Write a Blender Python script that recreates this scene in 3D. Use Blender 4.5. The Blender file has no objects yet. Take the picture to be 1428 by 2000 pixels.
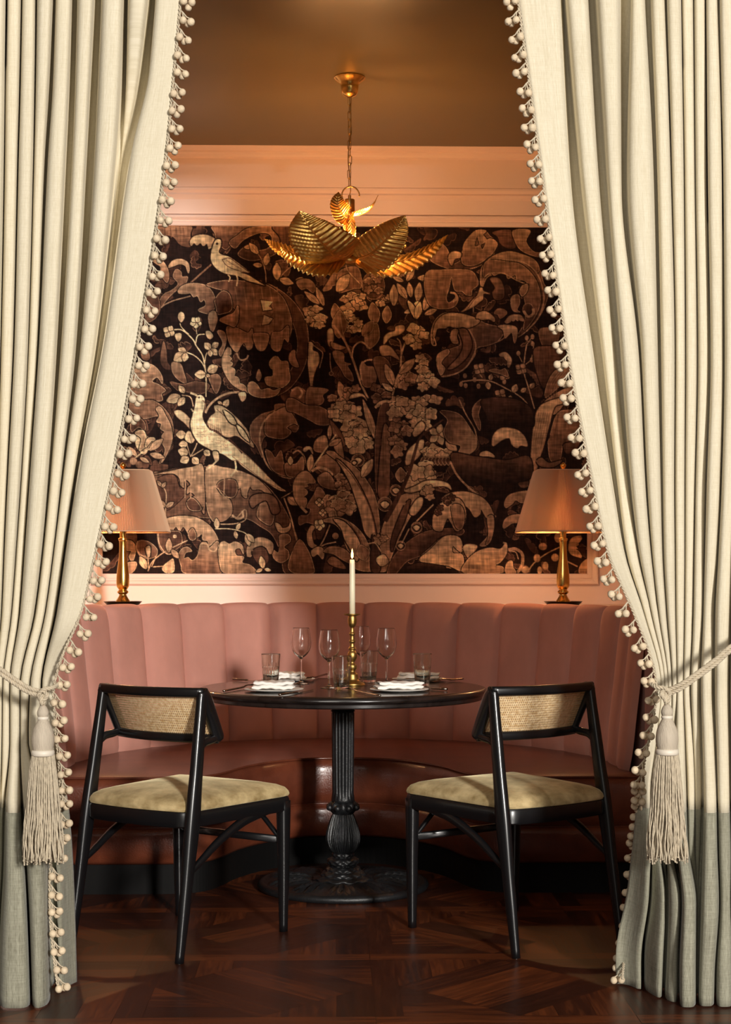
import bpy, bmesh, math, random
import numpy as np
from mathutils import Vector, Matrix
random.seed(7)
R = math.radians
sc = bpy.context.scene
COL = sc.collection

# ---------------------------------------------------------------- camera, world, lights, exposure
F = 3087.0; EYE = 1.18; TH = R(1.2)
CS, SN = math.cos(TH), math.sin(TH)
def W(xc, D, z=0.0):
    "a point given sideways / ahead of the camera, as room coordinates"
    return Vector((xc*CS + D*SN, -xc*SN + D*CS, z))
def PX(px, D, z=0.0):
    return W((px-714.0)/F*D, D, z)
def PZ(py, D): return EYE-(py-1125.0)/F*D
cam_d = bpy.data.cameras.new('camera'); cam = bpy.data.objects.new('camera', cam_d); COL.objects.link(cam)
cam.location = (0, 0, EYE); cam.rotation_euler = (R(90), 0, -TH)
cam_d.sensor_fit = 'VERTICAL'; cam_d.sensor_height = 36.0; cam_d.sensor_width = 36.0*1428/2000
cam_d.lens = F/2000*36.0; cam_d.shift_y = 125.0/2000; cam_d.clip_start = 0.05
sc.camera = cam
sc.view_settings.view_transform = 'Standard'; sc.view_settings.look = 'None'
sc.view_settings.gamma = 1.0; sc.view_settings.use_curve_mapping = False
sc.view_settings.exposure = 0.0

world = bpy.data.worlds.new('world'); sc.world = world; world.use_nodes = True
bg = world.node_tree.nodes['Background']; bg.inputs[0].default_value = (1.0, .93, .84, 1); bg.inputs[1].default_value = 0.05

def area(name, loc, target, size, power, col):
    l = bpy.data.lights.new(name, 'AREA'); l.shape = 'SQUARE'; l.size = size; l.energy = power; l.color = col
    o = bpy.data.objects.new(name, l); COL.objects.link(o); o.location = loc
    d = Vector(target)-Vector(loc); o.rotation_euler = d.to_track_quat('-Z', 'Y').to_euler()
    return o
KEY = area('key_light', (4.9, -10.0, 4.1), (-0.35, 6.2, 1.2), 1.2, 2750, (1.0, .95, .88))
FILL = area('fill_light', (-2.2, -5.0, 4.6), (0.0, 6.0, 1.0), 3.0, 230, (1.0, .93, .83))
TOP = area('overhead_fill', (0.3, 0.6, 4.8), (0.0, 6.0, 0.8), 3.0, 24, (1.0, .93, .82))
def point(name, loc, power, col, rad=0.02):
    l = bpy.data.lights.new(name, 'POINT'); l.energy = power; l.color = col; l.shadow_soft_size = rad
    o = bpy.data.objects.new(name, l); COL.objects.link(o); o.location = loc
    return o

# ---------------------------------------------------------------- helpers
def lin(c):
    return tuple((v/255/12.92 if v/255 <= .04045 else ((v/255+.055)/1.055)**2.4) for v in c)
def newmat(name):
    m = bpy.data.materials.new(name); m.use_nodes = True
    nt = m.node_tree; b = nt.nodes['Principled BSDF']
    return m, nt, b
def N(nt, t, **kw):
    n = nt.nodes.new(t)
    for k, v in kw.items():
        if k.startswith('i_'):
            n.inputs[k[2:].replace('_', ' ')].default_value = v
        else: setattr(n, k, v)
    return n
def mat(name, col, rough=.5, metal=0, var=0.0, vscale=(8, 8, 8), bump=0.0, bscale=(60, 60, 60), sheen=0, coat=0, trans=0, spec=.5, detail=4, col2=None, coord='Object'):
    m, nt, b = newmat(name)
    c = lin(col); b.inputs['Base Color'].default_value = (*c, 1)
    b.inputs['Roughness'].default_value = rough; b.inputs['Metallic'].default_value = metal
    b.inputs['Specular IOR Level'].default_value = spec
    if sheen: b.inputs['Sheen Weight'].default_value = sheen; b.inputs['Sheen Roughness'].default_value = .4; b.inputs['Sheen Tint'].default_value = (*[min(1, x*1.5+.2) for x in c], 1)
    if coat: b.inputs['Coat Weight'].default_value = coat; b.inputs['Coat Roughness'].default_value = .12
    if trans: b.inputs['Transmission Weight'].default_value = trans; b.inputs['IOR'].default_value = 1.46
    tc = N(nt, 'ShaderNodeTexCoord')
    if var or col2:
        mp = N(nt, 'ShaderNodeMapping'); mp.inputs['Scale'].default_value = vscale
        nz = N(nt, 'ShaderNodeTexNoise', i_Scale=1.0, i_Detail=float(detail), i_Roughness=.6)
        nt.links.new(tc.outputs[coord], mp.inputs[0]); nt.links.new(mp.outputs[0], nz.inputs['Vector'])
        cr = N(nt, 'ShaderNodeValToRGB')
        lo = lin(col2) if col2 else [x*(1-var) for x in c]; hi = c if col2 else [min(1, x*(1+var)) for x in c]
        cr.color_ramp.elements[0].position = .32; cr.color_ramp.elements[1].position = .68
        cr.color_ramp.elements[0].color = (*lo, 1); cr.color_ramp.elements[1].color = (*hi, 1)
        nt.links.new(nz.outputs[0], cr.inputs[0]); nt.links.new(cr.outputs[0], b.inputs['Base Color'])
    if bump:
        mp = N(nt, 'ShaderNodeMapping'); mp.inputs['Scale'].default_value = bscale
        nz = N(nt, 'ShaderNodeTexNoise', i_Scale=1.0, i_Detail=3.0)
        bp = N(nt, 'ShaderNodeBump', i_Strength=bump, i_Distance=.004)
        nt.links.new(tc.outputs[coord], mp.inputs[0]); nt.links.new(mp.outputs[0], nz.inputs['Vector'])
        nt.links.new(nz.outputs[0], bp.inputs['Height']); nt.links.new(bp.outputs[0], b.inputs['Normal'])
    return m
def mk(name, vs, fs, m, parent=None, smooth=True, uv=None, sharp=None):
    me = bpy.data.meshes.new(name); me.from_pydata([tuple(v) for v in vs], [], fs); me.update()
    o = bpy.data.objects.new(name, me); COL.objects.link(o)
    if m is not None: me.materials.append(m)
    if smooth:
        me.polygons.foreach_set('use_smooth', [True]*len(me.polygons))
        if sharp: me.set_sharp_from_angle(angle=R(sharp))
    if uv is not None:
        l = me.uv_layers.new(name='UVMap'); idx = np.empty(len(me.loops), int); me.loops.foreach_get('vertex_index', idx)
        l.data.foreach_set('uv', np.asarray(uv, float)[idx].ravel())
    if parent: o.parent = parent
    return o
def tag(o, label=None, cat=None, group=None, kind=None):
    if label: o['label'] = label
    if cat: o['category'] = cat
    if group: o['group'] = group
    if kind: o['kind'] = kind
    return o
def thing(name, label, cat, loc=(0, 0, 0), rz=0, group=None):
    o = bpy.data.objects.new(name, None); COL.objects.link(o); o.location = loc; o.rotation_euler = (0, 0, rz); o.empty_display_size = .05
    return tag(o, label, cat, group)
def kids(o): return [c for c in bpy.data.objects if c.parent == o]
def copy_tree(o, parent=None):
    c = o.copy(); COL.objects.link(c)
    if parent: c.parent = parent
    for k in kids(o): copy_tree(k, c)
    return c
class MB:
    def __init__(s): s.v = []; s.f = []
    def add(s, g):
        vs, fs = g; n = len(s.v); s.v += [Vector(v) for v in vs]; s.f += [tuple(i+n for i in f) for f in fs]; return s
    def build(s, name, m, parent=None, **k): return mk(name, s.v, s.f, m, parent, **k)
def box(x0, x1, y0, y1, z0, z1):
    v = [(x, y, z) for z in (z0, z1) for y in (y0, y1) for x in (x0, x1)]
    return v, [(0, 2, 3, 1), (4, 5, 7, 6), (0, 1, 5, 4), (2, 6, 7, 3), (0, 4, 6, 2), (1, 3, 7, 5)]
def bevel(o, w, seg=2):
    md = o.modifiers.new('bevel', 'BEVEL'); md.width = w; md.segments = seg; md.limit_method = 'ANGLE'; return o
def lathe(prof, n=48, c=(0, 0, 0), fn=None):
    "prof: list of (r, z); fn(r, z, angle) -> (r, z)"
    vs = []; fs = []
    for i, (r, z) in enumerate(prof):
        for k in range(n):
            a = 2*math.pi*k/n; rr, zz = fn(r, z, a) if fn else (r, z)
            vs.append((c[0]+rr*math.cos(a), c[1]+rr*math.sin(a), c[2]+zz))
    for i in range(len(prof)-1):
        for k in range(n):
            a = i*n+k; b = i*n+(k+1) % n; fs.append((a, b, b+n, a+n))
    if prof[0][0] > 1e-5: fs.append(tuple(range(n-1, -1, -1)))
    if prof[-1][0] > 1e-5: fs.append(tuple((len(prof)-1)*n+k for k in range(n)))
    return vs, fs
def cr(pts, n=8, closed=False):
    "Catmull-Rom through points"
    P = [np.array(p, float) for p in pts]; out = []; m = len(P)
    rng = range(m) if closed else range(m-1)
    for i in rng:
        p1, p2 = P[i], P[(i+1) % m]
        p0 = P[i-1] if (closed or i > 0) else 2*p1-p2
        p3 = P[(i+2) % m] if (closed or i+2 < m) else 2*p2-p1
        for k in range(n):
            t = k/n
            out.append(.5*((2*p1)+(p2-p0)*t+(2*p0-5*p1+4*p2-p3)*t*t+(-p0+3*p1-3*p2+p3)*t**3))
    if not closed: out.append(P[-1])
    return out
def tube(path, rad, n=10, ref=None, sq=2.0, cap=True, asp=1.0, twist=0.0, closed=False):
    "rad: number, list, or function of t; asp: ratio of the section along the ref direction; sq: superellipse power"
    P = [Vector(p) for p in path]; m = len(P); vs = []; fs = []
    T = []
    for i in range(m):
        if closed: d = P[(i+1) % m]-P[i-1]
        else: d = P[min(i+1, m-1)]-P[max(i-1, 0)]
        T.append(d.normalized())
    u = Vector(ref) if ref else (Vector((0, 0, 1)) if abs(T[0].z) < .9 else Vector((1, 0, 0)))
    for i in range(m):
        if ref: u = Vector(ref)
        u = (u-T[i]*u.dot(T[i])).normalized(); w = T[i].cross(u)
        t = i/(m-1)
        r = rad(t) if callable(rad) else (rad[i] if isinstance(rad, list) else rad)
        ra, rb = (r if isinstance(r, tuple) else (r*asp, r))
        for k in range(n):
            a = 2*math.pi*k/n+twist*t; c, s = math.cos(a), math.sin(a)
            c = math.copysign(abs(c)**(2/sq), c); s = math.copysign(abs(s)**(2/sq), s)
            vs.append(P[i]+u*(ra*c)+w*(rb*s))
    for i in range(m if closed else m-1):
        for k in range(n):
            a = i*n+k; b = i*n+(k+1) % n; j = ((i+1) % m)*n
            fs.append((a, b, j+(k+1) % n, j+k))
    if cap and not closed:
        fs.append(tuple(range(n-1, -1, -1))); fs.append(tuple((m-1)*n+k for k in range(n)))
    return vs, fs
def rlist(vals, m):
    "spread a short list of radii along m samples"
    out = []
    for i in range(m):
        t = i/(m-1)*(len(vals)-1); k = min(int(t), len(vals)-2); f = t-k; f = f*f*(3-2*f)
        a, b = vals[k], vals[k+1]
        out.append(tuple(x+(y-x)*f for x, y in zip(a, b)) if isinstance(a, (list, tuple)) else a+(b-a)*f)
    return out
def grid(fn, nu, nv, cu=False):
    vs = [fn(i/nu, j/nv) for j in range(nv+1) for i in range(nu+(0 if cu else 1))]
    s = nu if cu else nu+1; fs = []
    for j in range(nv):
        for i in range(nu):
            a = j*s+i; b = j*s+(i+1) % s if cu else a+1; fs.append((a, b, b+s, a+s))
    return vs, fs
def sphere(c, r, nu=12, nv=8, sz=1.0):
    return grid(lambda u, v: (c[0]+r*math.sin(math.pi*(v*.998+.001))*math.cos(2*math.pi*u), c[1]+r*math.sin(math.pi*(v*.998+.001))*math.sin(2*math.pi*u), c[2]-r*sz*math.cos(math.pi*v)), nu, nv, True)
def smooth01(t): t = max(0, min(1, t)); return t*t*(3-2*t)

# ---------------------------------------------------------------- materials
M = {}
M['blush'] = mat('blush_paint', (240, 216, 205), .55, var=.03, vscale=(2, 2, 2), bump=.05)
M['ceiling'] = mat('olive_ceiling', (92, 80, 54), .36, var=.06, vscale=(1.5, 1.5, 1.5))
M['black'] = mat('black_lacquer', (16, 16, 18), .32, coat=.25)
M['blackwood'] = mat('black_table_wood', (30, 25, 24), .26, var=.5, vscale=(3, 60, 3), bump=.12, bscale=(4, 120, 4), coat=.4)
M['iron'] = mat('cast_iron', (22, 23, 25), .42, bump=.25, bscale=(220, 220, 220), var=.3, vscale=(30, 30, 30))
M['brass'] = mat('polished_brass', (236, 194, 108), .24, metal=1, var=.12, vscale=(12, 12, 12))
M['oldbrass'] = mat('aged_brass', (176, 142, 82), .4, metal=1, var=.35, vscale=(40, 40, 40))
M['darkbrass'] = mat('dark_bronze', (58, 42, 26), .3, metal=1)
M['gold'] = mat('gold_leaf_metal', (226, 178, 100), .34, metal=1, var=.2, vscale=(25, 25, 25))
M['steel'] = mat('cutlery_steel', (170, 160, 150), .2, metal=1)
M['velvet'] = mat('pink_velvet', (190, 136, 122), .85, var=.1, vscale=(5, 5, 3), sheen=.35, bump=.08, bscale=(300, 300, 300), spec=.2)
M['leather'] = mat('brown_leather', (112, 58, 38), .3, col2=(84, 40, 26), vscale=(7, 7, 7), bump=.22, bscale=(140, 140, 140), coat=.15, detail=8)
M['plinth'] = mat('black_plinth', (5, 4, 4), .7, spec=.2)
M['olive'] = mat('olive_velvet', (204, 182, 136), .8, col2=(132, 110, 70), vscale=(13, 13, 20), sheen=.4, detail=8, bump=.1, bscale=(200, 200, 200), spec=.2)
M['porcelain'] = mat('white_porcelain', (236, 232, 226), .5, spec=.15)
M['napkin'] = mat('white_linen_napkin', (238, 234, 228), .8, bump=.15, bscale=(300, 300, 300))
M['wax'] = mat('ivory_wax', (240, 226, 196), .4); M['wax'].node_tree.nodes['Principled BSDF'].inputs['Subsurface Weight'].default_value = .2
M['wick'] = mat('burnt_wick', (20, 16, 12), .9)
M['bead'] = mat('ivory_wound_thread', (212, 192, 162), .7, var=.16, vscale=(60, 60, 60), bump=.4, bscale=(90, 90, 400))
M['cord'] = mat('beige_cord', (188, 174, 150), .75, var=.15, vscale=(80, 80, 80), bump=.3, bscale=(300, 300, 300))
M['band'] = mat('ivory_satin_band', (216, 206, 190), .5)
M['tasselhead'] = mat('taupe_thread', (184, 171, 152), .7, var=.1, vscale=(200, 200, 3), bump=.5, bscale=(500, 500, 8))
M['sock'] = mat('lamp_holder', (190, 150, 70), .3, metal=1)
def glassmat(name, col=(1, 1, 1), rough=0.0):
    m, nt, b = newmat(name); nt.nodes.remove(b)
    out = nt.nodes['Material Output']
    g = N(nt, 'ShaderNodeBsdfGlass'); g.inputs['Color'].default_value = (*col, 1); g.inputs['IOR'].default_value = 1.45; g.inputs['Roughness'].default_value = rough
    nt.links.new(g.outputs[0], out.inputs[0]); return m
M['glass'] = glassmat('clear_glass', (.99, .99, .985))
M['tumbler'] = glassmat('pressed_glass', (.97, .985, .965))
def emis(name, col, s):
    m, nt, b = newmat(name); b.inputs['Base Color'].default_value = (*col, 1); b.inputs['Emission Color'].default_value = (*col, 1); b.inputs['Emission Strength'].default_value = s; return m
M['flame'] = emis('candle_flame', (1.0, .50, .13), 8)
M['bulb'] = emis('warm_bulb', (1.0, .58, .22), 12)
def linen(name, col, stripe, amp=.1, bs=.35):
    "woven cloth: fine upright threads with slubs, following the cloth's own UV"
    m, nt, b = newmat(name); b.inputs['Roughness'].default_value = .9; b.inputs['Specular IOR Level'].default_value = .15
    b.inputs['Sheen Weight'].default_value = .12
    uv = N(nt, 'ShaderNodeUVMap'); uv.uv_map = 'UVMap'
    outs = []
    for s in ((380, 9, 1), (26, 420, 1), (1100, 60, 1)):
        mp = N(nt, 'ShaderNodeMapping'); mp.inputs['Scale'].default_value = s
        nz = N(nt, 'ShaderNodeTexNoise', i_Scale=1.0, i_Detail=2.0)
        nt.links.new(uv.outputs[0], mp.inputs[0]); nt.links.new(mp.outputs[0], nz.inputs['Vector']); outs.append(nz.outputs[0])
    a = N(nt, 'ShaderNodeMath', operation='ADD'); nt.links.new(outs[0], a.inputs[0]); nt.links.new(outs[2], a.inputs[1])
    a2 = N(nt, 'ShaderNodeMath', operation='MULTIPLY_ADD'); nt.links.new(outs[1], a2.inputs[0]); a2.inputs[1].default_value = .55; nt.links.new(a.outputs[0], a2.inputs[2])
    rp = N(nt, 'ShaderNodeMapRange'); rp.inputs[1].default_value = .95; rp.inputs[2].default_value = 1.6
    nt.links.new(a2.outputs[0], rp.inputs[0])
    mx = N(nt, 'ShaderNodeMix', data_type='RGBA'); mx.inputs[6].default_value = (*lin(stripe), 1); mx.inputs[7].default_value = (*lin(col), 1)
    nt.links.new(rp.outputs[0], mx.inputs[0]); nt.links.new(mx.outputs[2], b.inputs['Base Color'])
    bp = N(nt, 'ShaderNodeBump', i_Strength=bs, i_Distance=.001)
    nt.links.new(rp.outputs[0], bp.inputs['Height']); nt.links.new(bp.outputs[0], b.inputs['Normal'])
    return m
M['cream'] = linen('cream_linen', (218, 209, 187), (200, 189, 163))
M['grey'] = linen('sage_grey_linen', (160, 158, 140), (116, 113, 97))
# ---------------------------------------------------------------- the room
AXC = -0.0855+6.0*math.tan(TH)         # x of the alcove's middle
AX = W(-0.0855, 6.0).x
YW = 7.65                              # back wall plane
XL, XR = AX-1.95, AX+1.95
ZC = EYE+830*YW/F                      # ceiling height
def wallx(px):
    k = (px-714)/F; D = YW/(CS-SN*k); return W(k*D, D).x
def wallz(py): return EYE-(py-1125)/F*YW
def struct(name, g, m, **k): return tag(mk(name, g[0], g[1], m, **k), kind='structure')
struct('wall_back', box(XL-.1, XR+.1, YW, YW+.1, 0, ZC), M['blush'], smooth=False)
struct('wall_left', box(XL-.1, XL, 4.75, YW, 0, ZC), M['blush'], smooth=False)
struct('wall_right', box(XR, XR+.1, 4.75, YW, 0, ZC), M['blush'], smooth=False)
struct('ceiling', box(-4, 4, 4.3, YW+.1, ZC, ZC+.1), M['ceiling'], smooth=False)

# floor: parquet panels, every board a face of the one floor mesh
def floor_build():
    P = .70; x0 = W((279-714)/F*4.87, 4.87).x; y0 = W(0, 4.87).y-.012
    vs = []; fs = []; tint = []; uvs = []
    def poly(pts, ang, tn=None):
        if len(pts) < 3: return
        n = len(vs); g = .0007
        cx = sum(p[0] for p in pts)/len(pts); cy = sum(p[1] for p in pts)/len(pts)
        ox, oy = random.random()*9, random.random()*9
        ca, sa = math.cos(ang), math.sin(ang)
        for p in pts:
            d = math.hypot(p[0]-cx, p[1]-cy) or 1
            q = (p[0]-(p[0]-cx)/d*g, p[1]-(p[1]-cy)/d*g); vs.append((q[0], q[1], 0))
            uvs.append((q[0]*ca+q[1]*sa+ox, -q[0]*sa+q[1]*ca+oy))
        fs.append(tuple(range(n, n+len(pts)))); tint.append(random.random() if tn is None else tn+.2*random.random())
    def clip(pts, nx, ny, c):
        out = []
        for i in range(len(pts)):
            a, b = pts[i], pts[(i+1) % len(pts)]; da = a[0]*nx+a[1]*ny-c; db = b[0]*nx+b[1]*ny-c
            if da >= 0: out.append(a)
            if da*db < 0:
                t = da/(da-db); out.append((a[0]+(b[0]-a[0])*t, a[1]+(b[1]-a[1])*t))
        return out
    b = .075; s2 = math.sqrt(.5)
    for i in range(-6, 8):
        for j in range(-8, 5):
            X, Y = x0+i*P, y0+j*P
            if Y > YW: continue
            poly([(X, Y), (X+P, Y), (X+P, Y+b), (X, Y+b)], 0, .75)
            poly([(X, Y+b), (X+b, Y+b), (X+b, Y+P), (X, Y+P)], math.pi/2, .15)
            q = P-b; ax, ay = X+b, Y+b; m = q/2; h = m
            dia = [(ax+m, ay), (ax+q, ay+m), (ax+m, ay+q), (ax, ay+m)]
            fl = (i+j) % 2; nx, ny = (s2, s2) if fl else (s2, -s2)
            lo = min(p[0]*nx+p[1]*ny for p in dia); hi = max(p[0]*nx+p[1]*ny for p in dia); k = 4
            for t in range(k):
                a0 = lo+(hi-lo)*t/k; a1 = lo+(hi-lo)*(t+1)/k
                poly(clip(clip(dia, nx, ny, a0), -nx, -ny, -a1), math.atan2(nx, -ny))
            for tri, an in (([(ax, ay), (ax+m, ay), (ax, ay+m)], 0), ([(ax+m, ay), (ax+q, ay), (ax+q, ay+m)], math.pi/2), ([(ax+q, ay+m), (ax+q, ay+q), (ax+m, ay+q)], 0), ([(ax, ay+m), (ax+m, ay+q), (ax, ay+q)], math.pi/2)):
                for t in range(3):
                    if an == 0: poly(clip(clip(tri, 0, 1, min(p[1] for p in tri)+m*t/3), 0, -1, -(min(p[1] for p in tri)+m*(t+1)/3)), 0)
                    else: poly(clip(clip(tri, 1, 0, min(p[0] for p in tri)+m*t/3), -1, 0, -(min(p[0] for p in tri)+m*(t+1)/3)), math.pi/2)
    # sub floor just under the joints
    n = len(vs); vs.extend([(-5, -1.5, -.0015), (5, -1.5, -.0015), (5, 8, -.0015), (-5, 8, -.0015)]); fs.append((n, n+1, n+2, n+3)); uvs.extend([(0, 0)]*4); tint.append(-1.0)
    m, nt, bs = newmat('parquet_oak')
    uv = N(nt, 'ShaderNodeUVMap'); uv.uv_map = 'UVMap'
    at = N(nt, 'ShaderNodeAttribute'); at.attribute_name = 'tint'
    mp = N(nt, 'ShaderNodeMapping'); mp.inputs['Scale'].default_value = (5, 60, 1)
    nz = N(nt, 'ShaderNodeTexNoise', i_Scale=1.0, i_Detail=5.0, i_Distortion=.6)
    nt.links.new(uv.outputs[0], mp.inputs[0]); nt.links.new(mp.outputs[0], nz.inputs['Vector'])
    a = N(nt, 'ShaderNodeMath', operation='MULTIPLY_ADD'); nt.links.new(at.outputs['Fac'], a.inputs[0]); a.inputs[1].default_value = .42; 
    s = N(nt, 'ShaderNodeMath', operation='MULTIPLY_ADD'); nt.links.new(nz.outputs[0], s.inputs[0]); s.inputs[1].default_value = .9; s.inputs[2].default_value = -.12
    nt.links.new(s.outputs[0], a.inputs[2])
    r = N(nt, 'ShaderNodeValToRGB'); e = r.color_ramp.elements
    e[0].position = 0; e[0].color = (*lin((22, 11, 8)), 1); e[1].position = 1; e[1].color = (*lin((126, 64, 28)), 1)
    k = e.new(.5); k.color = (*lin((60, 27, 14)), 1)
    nt.links.new(a.outputs[0], r.inputs[0]); nt.links.new(r.outputs[0], bs.inputs['Base Color'])
    rr = N(nt, 'ShaderNodeMapRange'); rr.inputs[3].default_value = .24; rr.inputs[4].default_value = .42; nt.links.new(nz.outputs[0], rr.inputs[0]); nt.links.new(rr.outputs[0], bs.inputs['Roughness'])
    bp = N(nt, 'ShaderNodeBump', i_Strength=.15, i_Distance=.001); nt.links.new(nz.outputs[0], bp.inputs['Height']); nt.links.new(bp.outputs[0], bs.inputs['Normal'])
    o = struct('floor', (vs, fs), m, smooth=False, uv=uvs)
    atb = o.data.attributes.new('tint', 'FLOAT', 'FACE'); atb.data.foreach_set('value', tint)
    return o
floor_build()

# cornice: one moulded profile run along the back wall and returned along the sides
def extr(prof, x0, x1):
    "prof: (out from wall, z) pairs"
    n = len(prof); vs = [(x0, YW-o, z) for o, z in prof]+[(x1, YW-o, z) for o, z in prof]
    fs = [(i, i+1, n+i+1, n+i) for i in range(n-1)]
    return vs, [f[::-1] for f in fs]
zz = wallz
corn = [(0, zz(420)), (.012, zz(420)), (.012, zz(392)), (.02, zz(388)), (.03, zz(384)), (.024, zz(380)), (.036, zz(375)), (.036, zz(371)), (.03, zz(369)), (.03, zz(314)),
        (.045, zz(312)), (.05, zz(308)), (.062, zz(305)), (.062, zz(302)), (.08, zz(299)), (.095, zz(296)), (.095, ZC)]
struct('trim_1', extr(corn, XL, XR), M['blush'], smooth=False)
# picture-frame moulding round the mural: real mitred sweep
PX0, PX1 = wallx(201), wallx(1146.5); PZ0, PZ1 = wallz(1120.5), wallz(443.5)
def frame_sweep(x0, x1, z0, z1, prof):
    vs = []; fs = []; n = len(prof)
    for (sx, sz, cx, cz) in ((-1, -1, x0, z0), (1, -1, x1, z0), (1, 1, x1, z1), (-1, 1, x0, z1)):
        for d, o in prof: vs.append((cx+sx*d, YW-o, cz+sz*d))
    for c in range(4):
        for i in range(n-1):
            a = c*n+i; b = ((c+1) % 4)*n+i; fs.append((a, b, b+1, a+1))
    return vs, fs
fp = [(0, 0), (0, .016), (.004, .02), (.012, .02), (.020, .018), (.024, .012), (.028, .012), (.033, .022), (.040, .028), (.048, .027), (.053, .02), (.056, .008), (.059, 0)]
struct('trim_2', frame_sweep(PX0, PX1, PZ0, PZ1, fp), M['blush'], smooth=True, sharp=25)
# ---------------------------------------------------------------- the verdure mural, drawn as flat shapes on its panel
class Canvas:
    def __init__(s, x0, y0, x1, y1, ss=2):
        s.x0, s.y0, s.ss = x0, y0, ss; s.w = int((x1-x0)*ss); s.h = int((y1-y0)*ss)
        s.a = np.zeros((s.h, s.w, 3), np.float32)
    def mask(s, pts):
        P = (np.array(pts, float)-[s.x0, s.y0])*s.ss
        x0 = max(0, int(P[:, 0].min())-1); x1 = min(s.w, int(P[:, 0].max())+2); y0 = max(0, int(P[:, 1].min())-1); y1 = min(s.h, int(P[:, 1].max())+2)
        if x1 <= x0 or y1 <= y0: return None
        m = np.zeros((y1-y0, x1-x0), bool); Q = np.roll(P, -1, 0)
        for r in range(y0, y1):
            y = r+.5; c = (P[:, 1] <= y) != (Q[:, 1] <= y)
            if not c.any(): continue
            a, b = P[c], Q[c]; xs = np.sort(a[:, 0]+(y-a[:, 1])/(b[:, 1]-a[:, 1])*(b[:, 0]-a[:, 0]))
            for k in range(0, len(xs)-1, 2):
                i = max(x0, int(round(xs[k]))); j = min(x1, int(round(xs[k+1])))
                if j > i: m[r-y0, i-x0:j-x0] ^= True
        return m, x0, y0, x1, y1
    def fill(s, pts, c0, c1=None, ang=90, g=1.0):
        "c0 to c1 along the direction ang (0 = rightwards, 90 = downwards)"
        r = s.mask(pts)
        if r is None: return
        m, x0, y0, x1, y1 = r; c0 = np.array(c0, np.float32)
        if c1 is None: s.a[y0:y1, x0:x1][m] = c0; return
        c1 = np.array(c1, np.float32); yy, xx = np.mgrid[y0:y1, x0:x1]; ca, sa = math.cos(R(ang)), math.sin(R(ang))
        t = xx*ca+yy*sa; tm = t[m]; 
        if tm.size == 0: return
        t = np.clip((tm-tm.min())/max(1, np.ptp(tm)), 0, 1)**g
        s.a[y0:y1, x0:x1][m] = c0+(c1-c0)*t[:, None]
    def line(s, pts, w, col, w1=None, sp=True):
        if sp and len(pts) > 2: pts = cr(pts, 5)
        P = np.array(pts, float); T = np.gradient(P, axis=0); L = np.hypot(T[:, 0], T[:, 1])+1e-9; Nn = np.stack([-T[:, 1]/L, T[:, 0]/L], 1)
        ww = np.linspace(w, w if w1 is None else w1, len(P))[:, None]/2
        s.fill(np.vstack([P+Nn*ww, (P-Nn*ww)[::-1]]), col)
BGC = (34, 21, 18); K = [(34, 21, 18), (76, 50, 40), (112, 78, 60), (150, 112, 86), (182, 144, 112), (206, 170, 132), (226, 200, 156), (238, 218, 172)]
cv = Canvas(201, 443, 1147, 1121)
cv.a[:] = BGC
rs = np.random.RandomState(4)
FR = {'A': (240, 430, 3.57), 'B': (240, 760, 3.57), 'C': (560, 480, 4.76), 'D': (560, 780, 4.2), 'E': (800, 430, 3.967), 'G': (800, 780, 3.967), 'P': (0, 0, 1.0)}
def T(f, s):
    ox, oy, k = FR[f]; v = [float(q) for q in s.replace(' ', ',').split(',') if q]
    return [(ox+v[i]/k, oy+v[i+1]/k) for i in range(0, len(v), 2)]
def sh(f, s, a=3, b=2, ang=90, o=None, ow=1.1, sm=True, g=1.0):
    "a leaf or scroll: smooth outline, shaded from tone a to tone b, with an optional drawn edge"
    p = T(f, s); p = cr(p, 5, True) if sm else p
    q = [tuple(v) for v in p]; cv.line(q+q[:2], 4.5, BGC, sp=False)
    cv.fill(p, K[a], K[b], ang, g)
    if o is not None: q = [tuple(v) for v in p]; cv.line(q+q[:2], ow, K[o], sp=False)
def ln(f, s, w=1.6, c=5, w1=None): cv.line(T(f, s), w, K[c] if isinstance(c, int) else c, w1)
def leaf(f, x, y, x1, y1, wd=.34, a=5, b=4, vein=1, o=None):
    (X, Y), (X1, Y1) = T(f, '%g,%g %g,%g' % (x, y, x1, y1)); dx, dy = X1-X, Y1-Y; nx, ny = -dy*wd, dx*wd
    p = [(X, Y), (X+dx*.25+nx*.8, Y+dy*.25+ny*.8), (X+dx*.55+nx, Y+dy*.55+ny), (X+dx*.85+nx*.5, Y+dy*.85+ny*.5), (X1, Y1), (X+dx*.85-nx*.5, Y+dy*.85-ny*.5), (X+dx*.55-nx, Y+dy*.55-ny), (X+dx*.25-nx*.8, Y+dy*.25-ny*.8)]
    p = cr(p, 4, True); q = [tuple(v) for v in p]; cv.line(q+q[:1], 2.6, BGC, sp=False); cv.fill(p, K[a], K[b], math.degrees(math.atan2(ny, nx)))
    if o is not None: q = [tuple(v) for v in p]; cv.line(q+q[:1], 1.0, K[o], sp=False)
    if vein: cv.line([(X, Y), (X+dx*.8, Y+dy*.8)], 1.0, K[vein], .5, sp=False)
def flower(f, x, y, r, n=5, a=6, b=5, rot=0, core=2, pw=.5):
    for k in range(n):
        t = rot+2*math.pi*k/n; leaf(f, x+math.cos(t)*r*.12, y+math.sin(t)*r*.12, x+math.cos(t)*r, y+math.sin(t)*r, pw, a, b, 0)
    (X, Y), = T(f, '%g,%g' % (x, y)); q = r/FR[f][2]*.16
    cv.fill([(X+q*math.cos(i), Y+q*math.sin(i)) for i in np.arange(0, 6.28, .8)], K[core])
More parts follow.
